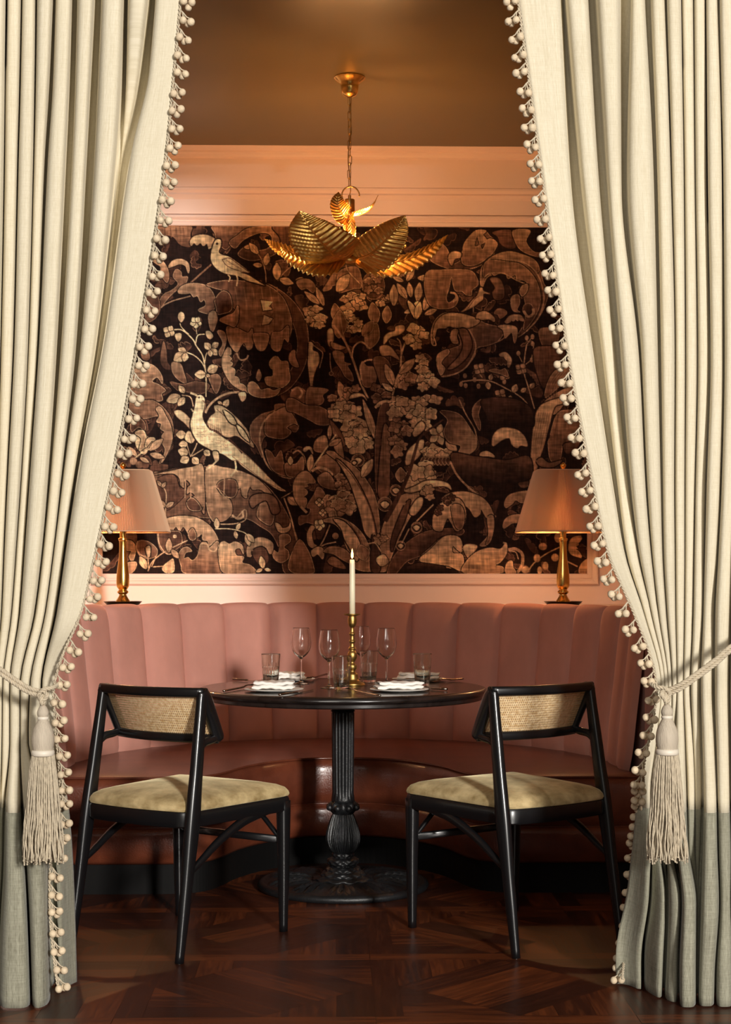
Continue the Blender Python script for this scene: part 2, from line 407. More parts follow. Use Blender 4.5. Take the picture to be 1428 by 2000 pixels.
def blob(f, x, y, r, a=5, b=4, o=2, ry=None):
    ry = ry or r; p = T(f, ' '.join('%g,%g' % (x+r*math.cos(i), y+ry*math.sin(i)) for i in np.arange(0, 6.28, .35)))
    cv.fill(p, K[a], K[b], 60)
    if o is not None: cv.line(p+p[:1], .9, K[o], sp=False)
def cluster(f, pts, r, a=5, b=4, o=2):
    v = [float(q) for q in pts.replace(' ', ',').split(',') if q]
    for i in range(0, len(v), 2):
        q = r*(1.0+.4*rs.rand()); ph = rs.rand()*6; m = rs.randint(4, 7); e = .6+.4*rs.rand()
        p = T(f, ' '.join('%g,%g' % (v[i]+q*(1+.2*math.cos(m*t+ph))*math.cos(t), v[i+1]+e*q*(1+.2*math.cos(m*t+ph))*math.sin(t)) for t in np.arange(0, 6.28, .22)))
        cv.line(p+p[:1], 2.6, BGC, sp=False); cv.fill(p, K[a], K[b], 360*rs.rand(), .8)
        (X, Y), = T(f, '%g,%g' % (v[i], v[i+1])); s_ = q/FR[f][2]
        for k in range(m):
            t = (math.pi-ph+2*math.pi*k)/m; cv.line([(X+s_*.15*math.cos(t), Y+e*s_*.15*math.sin(t)), (X+s_*.8*math.cos(t), Y+e*s_*.8*math.sin(t))], 1.1, K[max(0, b-1)], .7, sp=False)
        if rs.rand() < .5: cv.line([(X-s_, Y), (X-s_*.2, Y-e*s_*1.05), (X+s_*.8, Y-e*s_*.6)], 1.2, K[min(7, a+1)])
def acanthus(f, s, wd, a=4, b=2, side=1, n=7, lob=.45, tip=5, back=1.0):
    "a curling leaf: smooth back, scalloped front, along a spine"
    P = np.array(cr(T(f, s), 14)); m = len(P); Tn = np.gradient(P, axis=0); L = np.hypot(Tn[:, 0], Tn[:, 1])+1e-9
    Nn = np.stack([-Tn[:, 1]/L, Tn[:, 0]/L], 1)*side; k = FR[f][2]; t = np.linspace(0, 1, m)
    env = np.sin(np.pi*np.clip(t*.93+.05, 0, 1))**.6*wd/k
    fr = env*(1-lob+lob*np.abs(np.sin(np.pi*n*t))**.6)
    out = P-Nn*(env*.25*back)[:, None]; inn = P+Nn*fr[:, None]
    for e in (out, inn): cv.line([tuple(v) for v in e], 4, BGC, sp=False)
    cv.fill(np.vstack([out, inn[::-1]]), K[a], K[b], math.degrees(math.atan2(Nn[m//2, 1], Nn[m//2, 0]))+180*0)
    cv.line([tuple(v) for v in inn], 1.2, K[tip], sp=False)
    cv.line([tuple(v) for v in out], 1.1, K[min(7, tip-1)], sp=False)

def draw_mural():
    # dim undergrowth: low-contrast foliage everywhere behind the drawn shapes
    for _ in range(420):
        x, y = 201+rs.rand()*946, 443+rs.rand()*678; a = rs.rand()*6.28; r = 14+rs.rand()*34
        cx, cy = x+r*math.cos(a), y+r*math.sin(a)
        acanthus('P', '%g,%g %g,%g %g,%g' % (x, y, (x+cx)/2+rs.rand()*16-8, (y+cy)/2+rs.rand()*16-8, cx, cy), 6+rs.rand()*14, 2 if rs.rand() < .5 else 1, 1 if rs.rand() < .5 else 0, rs.choice([-1, 1]), rs.randint(3, 6), .5, 2 if rs.rand() < .6 else 3)
    # ---- upper left
    sh('A', '180,40 460,40 470,110 475,190 400,180 340,120 230,120 150,120', 3, 2, 90)
    for x in (290, 330, 370, 420): ln('A', '%g,60 %g,130' % (x, x+8), 2, 2)
    sh('A', '640,40 960,40 930,62 860,90 780,110 760,160 715,210 660,160 640,100', 3, 1, 90, 4)
    sh('A', '740,160 800,110 880,60 1060,50 1095,150 1070,230 980,272 880,285 800,245 850,190 900,205 960,215 1020,190 1035,120 980,90 900,110 830,150 780,200', 3, 1, 90, 4)
    sh('A', '1040,50 1160,50 1180,160 1110,200 1090,120', 2, 1)
    sh('A', '475,185 470,150 500,118 560,108 610,120 650,150 650,195 600,200 585,170 560,185 540,165 515,180 495,165', 6, 4, 60, 5)
    ln('A', '470,445 530,390 620,310', 3, 3)
    sh('A', '210,285 270,290 305,330 322,390 310,440 285,420 265,370 262,330 230,310', 4, 2, 90, 4)
    sh('A', '370,350 405,365 412,400 452,402 432,455 392,482 345,520 300,570 262,620 262,560 290,520 340,495 385,450 350,400', 3, 2, 90, 4)
    sh('A', '318,335 345,292 400,278 450,300 462,345 455,375 435,325 395,312 350,328', 5, 4, 90, 5)
    sh('A', '385,512 400,475 450,450 520,447 590,468 635,530 640,610 605,655 550,648 525,630 575,600 565,560 540,575 520,535 490,540 470,515 430,520', 4, 2, 40, 5)
    ln('A', '205,710 262,620 340,572 470,535', 2.2, 4)
    sh('A', '170,505 225,505 252,560 256,640 215,700 160,700', 2, 1, 0, 3)
    # large hanging scroll
    sh('A', '1000,445 1120,510 1215,605 1275,720 1290,860 1270,1000 1215,1110 1140,1190 1040,1235 940,1240 870,1205 960,1190 1060,1150 1160,1060 1200,960 1215,860 1190,740 1130,620 1060,530', 2, 1, 60, 4)
    sh('A', '580,455 660,432 760,424 900,436 1010,460 1110,540 1160,650 1175,740 1165,800 1150,850 1120,820 1095,905 1060,915 1030,880 1005,850 985,905 950,912 925,885 905,840 895,895 865,905 830,870 790,925 745,870 722,790 728,740 800,742 770,700 790,640 750,610 700,655 655,640 645,560 690,500 640,480', 4, 2, 270, 5, g=.7)
    sh('A', '730,745 800,760 870,790 900,760 905,850 895,895 865,905 845,860 820,880 790,925 745,870 722,790', 5, 3, 270, 5)
    sh('A', '905,800 960,790 1010,800 1010,850 985,905 950,912 925,885', 5, 3, 270, 5)
    sh('A', '1040,790 1100,780 1150,740 1150,850 1120,830 1095,905 1060,915 1030,880', 4, 3, 270, 5)
    for x in (800, 860, 920, 980, 1040, 1090): ln('A', '%g,470 %g,600 %g,760' % (x-20, x, x+4), 2.5, 3)
    sh('A', '640,560 690,500 740,520 760,600 745,640 700,655 660,660 648,610', 2, 1, 90, 5)
    sh('A', '672,702 720,672 770,650 800,600 802,690 780,745 740,735', 4, 3, 60, 5)
    sh('A', '958,562 1042,572 1020,600 1045,625 975,635', 7, 6, 90, None, sm=False)
    sh('A', '968,735 982,665 1042,690 1015,725', 7, 5, 90, None, sm=False)
    ln('A', '1015,600 1050,640 1015,690', 1.5, 2)
    acanthus('A', '735,890 705,960 712,1040 770,1140 870,1205', 60, 5, 4, -1, 6, .5, 6)
    ln('A', '790,930 815,975 855,972 872,945', 3, 5)
    sh('A', '1072,952 1040,962 1018,1000 1028,1035 1042,1045 1040,1090 990,1100 1002,1150 1060,1165 1110,1168 1160,1120 1155,1050 1145,990 1100,985', 5, 3, 20, 6)
    sh('A', '870,1150 900,1128 935,1150 960,1185 1010,1175 1050,1190 1095,1175 1060,1225 960,1240 880,1210', 5, 3, 90, 6)
    sh('A', '925,1100 945,1040 965,1090 945,1125', 5, 4)
    sh('A', '1165,925 1195,910 1200,960 1222,1025 1180,1015 1155,975', 4, 3, 90, 4)
    sh('A', '600,655 640,640 656,700 622,785 598,720', 5, 3, 90, 4)
    sh('A', '656,778 705,785 718,850 685,950 668,920 695,860', 4, 3, 90, 5)
    sh('A', '60,1070 170,1010 230,1030 272,1090 275,1145 240,1100 205,1130 250,1150 298,1190 270,1215 275,1260 210,1262 60,1240', 4, 2, 70, 5)
    sh('A', '130,880 165,880 190,960 165,985 130,960', 3, 2)
    sh('A', '282,850 302,900 310,990 345,1040 300,1045 268,1010 262,960', 3, 1)
    sh('A', '345,995 400,1005 425,1070 442,1140 385,1115 345,1060', 4, 2, 90, 4)
    sh('A', '600,1095 660,1080 682,1130 650,1212 615,1150', 3, 2, 90, 4)
    sh('A', '330,1130 420,1150 500,1130 600,1150 560,1210 440,1200 380,1190', 2, 1, 90, 3)
    # flowering plant
    for s_, w_ in (('578,1235 578,1080 555,1005 500,950 440,925', 2.2), ('575,1050 555,950 510,880 490,840 440,790 400,768 350,770', 2.4), ('410,690 400,735 430,775 460,800', 1.6), ('505,870 520,810 560,800 590,802', 1.8), ('508,745 515,800', 1.2), ('568,1005 580,940 610,905', 1.8)): ln('A', s_, w_, 6)
    flower('A', 508, 718, 42, 5, 7, 6, .3); flower('A', 322, 782, 44, 4, 6, 5, .5, 1)
    sh('A', '388,660 405,645 425,658 428,690 405,718 385,690', 6, 5); sh('A', '365,800 405,795 405,830 385,852 368,830', 6, 5); sh('A', '578,780 610,782 628,815 605,835 582,815', 6, 5)
    for q in ((440, 925, 385, 900), (430, 935, 355, 985), (440, 930, 425, 990), (610, 905, 568, 860), (620, 890, 665, 860), (615, 900, 655, 945), (605, 910, 610, 955), (578, 1080, 500, 1080), (578, 1080, 605, 1095), (590, 1060, 660, 1020)): leaf('A', *q, .38, 6, 5, 2)
    # sprig beside the chandelier
    ln('A', '995,440 990,360 960,270 890,180', 1.6, 4)
    for q in ((900, 190, 840, 195), (940, 240, 880, 165), (970, 320, 905, 315), (990, 320, 1010, 235)): leaf('A', *q, .25, 5, 4, 2)
    ln('A', '1075,425 1130,360 1200,305', 1.6, 4)
    for q in ((1072, 420, 1070, 300), (1090, 415, 1185, 445), (1200, 420, 1290, 430)): leaf('A', *q, .25, 5, 4, 2)
    # upper bird
    sh('A', '615,225 635,160 655,138 682,145 682,185 668,225 690,245 740,260 800,300 870,355 880,370 820,370 870,385 950,435 990,460 940,448 860,425 800,395 740,385 690,370 640,335 612,285', 7, 6, 80, 1, 1.0)
    ln('A', '690,280 740,270 800,310 880,368', 1.6, 2); ln('A', '690,280 720,320 780,350 870,372', 1.4, 2); ln('A', '720,285 760,310 820,345', 1.2, 3)
    ln('A', '615,190 595,205', 3, 6); blob('A', 655, 170, 9, 1, 1, None)
    ln('A', '730,385 745,405 735,435', 2.4, 6); ln('A', '790,385 798,420 790,465', 2.8, 6)
    # ---- left and lower left
    sh('B', '55,80 130,85 215,85 290,140 340,220 352,310 340,400 300,480 255,520 290,440 300,380 275,330 290,300 265,285 270,250 235,230 245,190 150,210 60,190', 3, 1, 80, 4)
    sh('B', '232,140 265,130 300,190 330,250 345,320 335,390 300,470 268,515 295,430 275,380 272,330 290,300 262,280 268,245 235,230 255,190', 4, 3, 60, 5)
    sh('B', '60,190 100,190 150,235 155,290 110,270 60,300', 2, 1, 90, 4)
    for q in ((150, 460, 130, 290, 4), (140, 430, 215, 340, 5), (75, 460, 30, 410, 5)): leaf('B', q[0], q[1], q[2], q[3], .3, 6, 4, 3)
    sh('B', '85,310 140,290 165,340 160,400 115,430 130,350', 5, 4, 90, 6); sh('B', '170,350 222,345 215,390 205,360 160,410', 5, 4, 90, 6)
    for q in ((185, 430, 280, 350), (190, 455, 290, 480), (120, 480, 185, 515), (100, 470, 40, 405)): leaf('B', *q, .2, 5, 4, 3)
    ln('B', '90,480 130,450 190,420', 2, 6); blob('B', 75, 505, 26, 4, 3, 2); blob('B', 115, 530, 24, 3, 2, 2)
    # hill scrolls
    sh('B', '215,600 260,580 380,555 500,540 620,545 760,555 860,590 960,640 1060,740 1130,850 1200,1000 1240,1150 1290,1285 1130,1285 1100,1150 1040,1020 960,960 840,900 600,900 400,880 300,900 240,800', 3, 1, 90, 4, g=.8)
    sh('B', '230,640 330,600 370,620 385,670 400,700 430,650 440,720 370,800 300,840 250,760', 2, 1, 90, 2)
    sh('B', '215,598 340,570 480,545 560,545 570,850 550,850 560,820 520,840 470,830 445,790 470,760 500,745 470,720 445,735 450,690 470,665 440,635 425,660 425,690 400,670 395,630 370,600 330,590', 5, 3, 90, None, g=.7)
    sh('B', '580,548 700,548 820,575 930,625 1010,700 1050,760 990,720 950,700 900,700 890,670 865,720 860,760 830,740 820,690 790,700 760,650 700,640 655,690 680,740 740,770 760,830 750,880 700,920 650,920 600,880 585,800', 5, 3, 90, 4, g=.7)
    sh('B', '655,690 670,650 720,632 780,640 795,700 775,750 730,755 700,720', 2, 1, 90, 4)
    ln('B', '660,690 700,745 755,760', 2, 5)
    sh('B', '445,790 480,760 520,790 545,840 500,850 460,835', 2, 1, 90, 5)
    ln('B', '580,790 600,880 650,935 740,942 820,930 858,900 850,840 790,900', 1.8, 5)
    ln('B', '758,880 800,905 835,890 830,850', 4, 5)
    sh('B', '935,850 950,810 985,775 1035,775 1052,820 1050,900 1025,950 970,925 935,890', 4, 2, 60, 5)
    sh('B', '880,780 910,740 990,730 1060,760 1090,850 1040,870 1000,780 940,800 900,830', 3, 2)
    for x in (430, 470, 520, 600, 640, 700): ln('B', '%g,560 %g,640 %g,760' % (x, x+6, x+2), 2.2, 4)
    sh('B', '1060,935 1090,945 1110,970 1150,960 1165,930 1160,980 1120,1002 1080,990', 6, 5, 90, 5)
    sh('B', '1090,1020 1150,1015 1165,1060 1120,1100 1150,1130 1150,1180 1100,1210 1050,1180 1040,1120 1080,1140 1090,1080', 4, 2, 20, 5)
    ln('B', '1120,760 1170,900 1210,1060 1280,1260', 2.6, 5)
    sh('B', '1180,1130 1230,1050 1290,1130 1325,1230 1320,1285 1200,1285 1150,1240', 3, 2, 90, 5)
    sh('B', '290,920 340,895 430,885 520,900 600,950 650,1020 665,1070 640,1060 600,1095 590,1060 555,1050 550,1010 510,1040 470,1050 450,1000 420,960 395,990 370,960 340,990 300,990', 5, 3, 100, 5)
    sh('B', '240,1010 260,960 300,980 340,990 400,1000 410,1080 350,1130 290,1140 255,1100', 2, 1, 0, 4)
    ln('B', '245,1000 255,1080 300,1145 345,1150', 2, 5)
    blob('B', 362, 1028, 13, 6, 5, None)
    sh('B', '455,1010 485,970 510,1020 500,1050 470,1050', 3, 2, 90, 5)
    sh('B', '390,1160 410,1115 450,1102 480,1130 440,1140 425,1180 455,1175 485,1195 520,1160 540,1080 580,1070 600,1110 660,1060 670,1150 680,1285 440,1285 405,1230', 4, 2, 100, 5, g=.8)
    ln('B', '660,1100 640,1130 600,1120 590,1085 545,1080 535,1120', 2.4, 5)
    sh('B', '668,1100 700,1062 740,1080 780,1065 830,1090 838,1150 815,1110 780,1120 790,1160 840,1170 830,1210 890,1230 920,1285 720,1285 675,1230', 5, 3, 50, 5)
    acanthus('B', '870,1170 880,1100 950,1050 1030,1080 1030,1150', 60, 5, 4, 1, 5, .4, 5)
    sh('B', '900,1130 960,1100 1000,1130 1010,1200 960,1230 920,1190', 2, 1)
    for q in ((975, 1250, 960, 1165), (970, 1255, 925, 1275), (985, 1255, 1030, 1265), (655, 975, 650, 900), (790, 985, 815, 935), (780, 990, 790, 1045), (860, 1010, 880, 1095), (865, 1010, 912, 1070)): leaf('B', *q, .25, 6, 5, 3)
    ln('B', '640,975 740,975 830,995 870,1020', 1.8, 6)
    ln('B', '295,900 300,800 300,720 250,640', 1.8, 5)
    for q in ((300, 825, 250, 775), (300, 825, 355, 790), (270, 680, 240, 640), (272, 690, 300, 650)): leaf('B', *q, .25, 5, 4, 2)
    # orange-lit corner plants under the lamp
    sh('B', '0,1010 90,1000 95,1080 60,1180 0,1190', 3, 2); sh('B', '20,1060 70,1065 92,1120 70,1200 45,1170 60,1130 20,1120', 5, 4, 90, 6)
    sh('B', '95,1080 130,1055 190,1070 240,1120 225,1170 160,1180 110,1150', 3, 2, 90, 5); ln('B', '105,1060 95,1110 130,1160 180,1170', 3, 5)
    sh('B', '160,1110 190,1095 190,1160 175,1170', 6, 5); ln('B', '180,1250 175,1160', 2, 5); ln('B', '175,1270 210,1200 300,1130 450,1055', 2, 5); ln('B', '200,1240 240,1150', 1.6, 5); ln('B', '210,1240 280,1235', 1.8, 5)
    leaf('B', 165, 1255, 120, 1165, .25, 6, 5, 3); leaf('B', 320, 1140, 322, 1040, .22, 5, 4, 3); leaf('B', 340, 1120, 390, 1180, .25, 5, 4, 3)
    sh('B', '275,1245 330,1195 352,1190 355,1270 300,1280', 5, 4, 90, 6); sh('B', '0,1225 90,1205 90,1250 55,1285 0,1285', 4, 3, 90, 5)
    # big bird
    ln('B', '575,170 600,120 660,65 740,30 820,25', 4, 5); ln('B', '492,130 470,60 410,45', 2, 5)
    sh('B', '805,30 850,25 855,65 830,90 812,65', 6, 5)
    for q in ((400, 50, 305, 90), (430, 60, 385, 120), (430, 30, 390, -20), (700, 130, 735, 75), (690, 110, 660, 90)): leaf('B', *q, .32, 6, 5, 2)
    sh('B', '358,160 400,152 450,190 478,235 470,280 430,240 380,200', 7, 4, 60, 3)
    for q in ((440, 320, 370, 320), (450, 385, 390, 390), (455, 450, 385, 430), (460, 480, 400, 510), (480, 380, 455, 295), (485, 480, 525, 525), (565, 430, 605, 465)): leaf('B', *q, .42, 6, 5, 2)
    ln('B', '470,475 500,420 520,370', 2, 5); ln('B', '480,470 560,420', 1.8, 5); ln('B', '470,470 440,370 ', 1.6, 5)
    sh('B', '485,180 500,120 510,60 540,42 570,70 568,130 555,190 580,250 640,300 700,340 760,380 830,440 900,500 1000,600 1090,680 1135,712 1080,705 980,640 900,590 830,540 790,500 760,500 700,460 640,440 580,410 520,370 480,300 470,240', 7, 6, 70, 1, 1.1)
    ln('B', '470,30 510,45 530,70', 4, 6); ln('B', '490,160 475,140', 3, 6); blob('B', 530, 62, 7, 1, 1, None)
    ln('B', '555,80 575,110 570,160', 2, 3)
    sh('B', '635,120 690,120 760,170 820,230 880,310 912,410 850,370 790,330 740,340 700,330 650,290 610,280 585,240 610,190 640,165', 6, 5, 60, 1, 1.2)
    for d in range(6): ln('B', '%g,%g %g,%g %g,%g' % (650+d*18, 140+d*16, 740+d*15, 220+d*12, 870+d*4, 350+d*9), 1.3, 2)
    sh('B', '700,150 760,190 790,250 740,230', 7, 6); sh('B', '790,250 840,290 880,370 820,320', 7, 6)
    for d in range(7): ln('B', '%g,%g %g,%g' % (590+d*14, 235+d*7, 605+d*14, 290+d*6), 1.4, 2)
    for _ in range(60):
        x = 500+rs.rand()*230; y = 250+rs.rand()*170+(x-500)*.25
        if y < 300+(x-480)*.55 and y > 180: ln('B', '%g,%g %g,%g %g,%g' % (x, y, x+9, y+7, x+17, y), 1.0, 4)
    ln('B', '735,345 790,400 830,450', 3, 1); ln('B', '760,470 860,550 1000,650 1120,710', 1.4, 3); ln('B', '780,400 880,480 1000,600', 1.4, 3)
    sh('B', '625,440 660,440 668,490 650,510 635,490', 6, 5); ln('B', '655,500 620,535 580,565', 3, 6); ln('B', '620,535 640,545', 2.4, 6); ln('B', '780,500 785,560 750,610', 3.4, 6); ln('B', '785,565 800,580', 2.4, 6)
    # mid scroll right of the big bird
    sh('B', '890,250 960,180 1050,150 1060,110 1150,115 1200,200 1222,260 1200,300 1150,290 1110,340 1050,350 990,330 960,400 970,480 930,400 890,340', 3, 2, 60, 4)
    sh('B', '1000,200 1060,160 1130,130 1180,180 1215,250 1190,240 1140,270 1170,300 1120,345 1040,340 990,310', 4, 2, 90, 5)
    ln('B', '1060,155 980,230 950,330 965,430 1010,540 1110,610 1200,615 1255,560 1262,480 1220,430 1180,450', 3.2, 5)
    sh('B', '990,430 1030,440 1060,480 1100,430 1120,520 1170,600 1100,600 1030,550', 3, 2, 90, 5)
    sh('B', '1130,520 1200,525 1250,470 1255,560 1200,612 1140,600', 4, 2, 90, 5)
    leaf('B', 1165, 530, 1165, 470, .3, 6, 6, 0)
    sh('B', '1100,760 1170,720 1200,700 1195,660 1180,710 1140,740', 6, 5, 90, 5); leaf('B', 1145, 755, 1215, 810, .3, 5, 4, 2)
    # ---- middle plant, upper
    acanthus('C', '370,230 430,260 400,330 330,420', 70, 4, 2, -1, 4, .4, 4)
    sh('C', '85,345 130,315 210,320 260,380 240,440 180,400 130,410', 4, 2, 90, 4)
    leaf('C', 340, 560, 270, 390, .16, 5, 4, 2); leaf('C', 300, 545, 160, 430, .16, 5, 4, 2)
    sh('C', '470,270 540,210 660,210 690,380 620,400 560,420 470,430', 3, 2, 90, 4); leaf('C', 460, 430, 575, 265, .26, 5, 4, 3); ln('C', '545,150 560,230 680,360', 1.6, 5)
    blob('C', 800, 370, 105, 2, 1, 4, 130); cluster('C', '760,330 840,310 800,400 850,420 750,410 810,280', 34, 4, 2, 2)
    cluster('C', '540,500 600,470 660,500 690,560 620,560 560,590', 44, 5, 3, 2)
    cluster('C', '520,720 570,650 620,690 590,780 640,770 660,720 500,780', 42, 6, 4, 2)
    cluster('C', '200,610 250,640 210,690 270,590 310,680 260,740 300,740', 44, 6, 4, 2)
    cluster('C', '660,500 690,540 850,540 900,500 940,480 880,540 700,470', 24, 5, 4, 2)
    cluster('C', '870,200 920,220 960,260 1000,280 1050,260 900,170', 30, 4, 3, 2)
    for q in ((990, 560, 990, 360), (1150, 480, 1130, 340), (1210, 520, 1230, 340), (1270, 600, 1340, 420), (1370, 520, 1300, 340), (1210, 300, 1370, 300), (1110, 330, 1180, 200), (1110, 490, 1020, 350), (1275, 640, 1390, 590), (1080, 330, 980, 290)): leaf('C', *q, .2, 5, 4, 1)
    flower('C', 1170, 590, 90, 5, 6, 5, 4.0, 2, .25); sh('C', '1120,510 1180,560 1215,660 1190,680 1140,600', 6, 5); leaf('C', 1200, 680, 1235, 520, .2, 6, 5, 2)
    for q in ((820, 730, 790, 530), (920, 720, 930, 560), (750, 960, 830, 720), (470, 720, 440, 540), (480, 860, 490, 600), (700, 840, 800, 700)): leaf('C', *q, .26, 4, 2, 2, 5)
    ln('C', '430,740 540,900 620,1090 680,1270 750,1420', 4, 5); ln('C', '490,640 530,860 640,1140', 2, 4)
    ln('C', '600,1030 620,940 690,895 770,960', 3, 5); ln('C', '1060,1010 1050,900 1020,860', 2.4, 4); ln('C', '970,1430 1000,1300 1050,1150 1060,1010 1110,860', 3.4, 5)
    sh('C', '895,920 900,850 940,810 1000,790 1010,750 1080,740 1085,790 1030,830 960,850 915,900', 6, 4, 30, 3); cluster('C', '1180,880 1230,790 1270,830 1200,930 1130,870 1170,770', 44, 6, 4, 2)
    sh('C', '375,790 420,780 430,880 400,940 375,900', 6, 4, 60, 3); sh('C', '410,900 500,930 540,950 480,970 420,950', 5, 4, 90, 3)
    sh('C', '430,980 520,1000 530,1080 590,1100 560,1120 600,1190 610,1260 540,1220 500,1150 440,1060', 4, 2, 90, 4)
    sh('C', '690,1080 740,1120 800,1130 830,1200 800,1300 720,1310 690,1240', 4, 2, 90, 4); ln('C', '690,1250 680,1120 730,1070 790,1060', 3, 5)
    sh('C', '800,1050 900,1040 960,1130 940,1280 880,1300 840,1200', 3, 1, 0, 3)
    sh('C', '860,940 940,930 1000,990 1040,1060 960,1020 880,1020', 5, 3, 90, 3)
    leaf('C', 990, 1300, 910, 1100, .18, 5, 4, 1); leaf('C', 1000, 1320, 1150, 1100, .18, 5, 4, 1); leaf('C', 1040, 1190, 1190, 1050, .2, 5, 4, 1)
    cluster('C', '1240,1050 1270,1090 1230,1140 1270,1170 1330,1220 1240,1240 1300,1280 1360,1270 1260,1310', 42, 6, 4, 2)
    cluster('C', '1090,1240 1130,1260 1080,1300 1150,1230', 40, 4, 3, 2); cluster('C', '820,1320 870,1350 920,1390 830,1420', 36, 3, 2, 1)
    # small perched bird
    sh('C', '200,905 225,898 245,920 240,970 290,1000 300,1080 270,1150 245,1230 235,1320 215,1320 200,1200 190,1100 195,1010', 7, 5, 70, 1)
    ln('C', '245,930 300,970 330,1010 300,1140', 1.8, 5); ln('C', '398,1000 400,1100 410,1170', 1.8, 4); blob('C', 408, 1190, 18, 1, 1, 4)
    blob('C', 105, 1400, 78, 3, 2, 4, 80); ln('C', '40,1350 100,1320 140,1370 110,1420', 4, 5)
    sh('C', '190,1330 260,1320 380,1340 330,1390 340,1440 300,1480 180,1480', 4, 2, 90, 4)
    leaf('C', 535, 1450, 480, 1260, .2, 5, 3, 2); cluster('C', '560,1340 610,1360 640,1330 560,1400', 36, 4, 3, 2); sh('C', '580,1420 610,1380 700,1380 740,1440 700,1400 640,1410', 6, 5, 90, 4)
    leaf('C', 985, 1350, 880, 1280, .2, 6, 4, 3); sh('C', '830,1500 860,1450 940,1450 990,1480 900,1480', 6, 4, 90, 4)
    cluster('C', '1010,1440 1080,1470 1150,1480 1050,1500 1200,1440 1300,1420 1380,1430 1250,1470', 44, 5, 4, 2)
    cluster('C', '420,1420 450,1500 520,1510 580,1500 500,1460', 44, 4, 3, 2)
    # middle plant, lower
    sh('D', '0,0 60,0 150,50 260,60 340,110 350,200 260,210 180,170 60,110 0,90', 3, 2, 60, 4)
    cluster('D', '390,90 450,60 510,90 560,100 430,140 490,140 380,120', 50, 6, 4, 2)
    cluster('D', '520,230 580,220 630,250 560,290 620,320 500,310 640,370 570,390 520,350 600,270', 56, 6, 4, 2)
    ln('D', '460,230 480,170 560,155 640,190 690,240', 5, 5)
    leaf('D', 735, 350, 620, 0, .08, 5, 4, 2); leaf('D', 470, 390, 350, 170, .12, 3, 2, 1)
    sh('D', '770,50 850,50 860,300 840,560 840,790 740,790 720,500 730,250', 2, 1, 0, 3); sh('D', '770,380 800,200 845,300 840,560 835,780 745,780', 3, 2, 90, None)
    ln('D', '720,70 760,30 820,15 870,45', 5, 5)
    sh('D', '215,400 240,330 310,300 330,370 300,430 240,430', 5, 3, 90, 4); sh('D', '240,560 260,490 340,450 400,480 430,600 330,620', 4, 2, 90, 4); sh('D', '380,380 430,320 460,450 460,520', 5, 3, 90, 3)
    ln('D', '180,600 300,430 400,290', 3, 6); leaf('D', 345, 330, 350, 210, .15, 5, 4, 2); leaf('D', 340, 380, 440, 330, .2, 5, 4, 2); leaf('D', 180, 590, 200, 450, .2, 6, 4, 2)
    sh('D', '130,420 150,392 195,395 210,450 180,410 150,430', 6, 5, 90, 5); ln('D', '200,590 260,560 330,580 370,620', 5, 5)
    acanthus('D', '130,900 80,800 80,680 150,610 230,680', 100, 5, 3, 1, 5, .5, 5); ln('D', '110,880 160,930', 5, 5)
    sh('D', '250,640 330,600 400,700 420,740 330,730 270,700', 4, 2, 90, 4); cluster('D', '430,640 470,690 420,700 500,720 450,740', 30, 4, 3, 1)
    sh('D', '100,960 170,950 190,900 160,880 220,780 250,720 300,760 320,860 310,1000 240,1030 160,1010 100,1030', 3, 2, 90, 4)
    cluster('D', '340,840 400,830 460,810 520,850 380,900 450,900 500,890 420,860', 52, 5, 3, 2)
    # long strap leaves
    sh('D', '320,435 380,430 440,480 560,560 660,680 720,800 750,950 755,1080 720,1110 690,1020 640,850 560,720 490,600 400,500', 4, 3, 60, 5)
    sh('D', '400,490 450,520 540,620 620,760 680,900 720,1050 725,1160 640,1100 600,950 560,820 510,680 450,570', 5, 4, 0, None)
    ln('D', '400,490 520,610 620,770 690,930 730,1120', 2, 2)
    sh('D', '290,1000 340,975 420,970 500,1000 580,1060 640,1140 680,1240 715,1400 560,1390 520,1290 480,1200 440,1080 380,1020', 4, 3, 30, 5); sh('D', '380,985 460,1000 540,1080 600,1200 570,1330 510,1220 470,1150 440,1060', 5, 4, 0, None)
    ln('D', '500,1000 590,1130 620,1200', 2, 2)
    sh('D', '770,1100 800,1000 860,880 920,800 1000,770 1080,770 1040,900 960,1050 900,1180 850,1300 820,1400 740,1400 760,1250', 4, 3, 60, 5); sh('D', '960,870 1010,830 960,1000 900,1130 860,1250 850,1180 880,1060', 2, 1, 60, None); ln('D', '800,1020 860,880 900,820', 2, 5)
    sh('D', '850,1330 930,1220 1060,1120 1200,1070 1428,1060 1428,1110 1280,1120 1180,1210 1100,1280 980,1330 880,1440 820,1440', 2, 1, 60, 3)
    sh('D', '1090,1300 1180,1210 1270,1130 1350,1130 1428,1160 1428,1260 1340,1290 1370,1340 1428,1380 1300,1380 1180,1350', 5, 4, 60, 4)
    sh('D', '980,1380 1100,1340 1250,1360 1290,1390 1100,1400', 1, 0); sh('D', '700,1110 750,1200 760,1400 690,1400 690,1200', 1, 1)
    leaf('D', 640, 1320, 600, 1195, .4, 4, 2, 2, 5); leaf('D', 770, 1370, 790, 1270, .5, 6, 4, 3); cluster('D', '750,1150 790,1140', 34, 5, 3, 2)
    for x, y, r in ((800, 860, 58), (580, 500, 52), (890, 745, 46), (1060, 1050, 44), (930, 1200, 38), (550, 520, 30)): blob('D', x, y, r, 3, 1, 5); sh('D', '%g,%g %g,%g %g,%g %g,%g' % (x-r*.6, y, x, y-r*.4, x+r*.6, y, x, y+r*.6), 6, 5)
    leaf('D', 610, 640, 700, 490, .22, 6, 3, 1); leaf('D', 930, 680, 930, 560, .35, 4, 2, 1, 5)
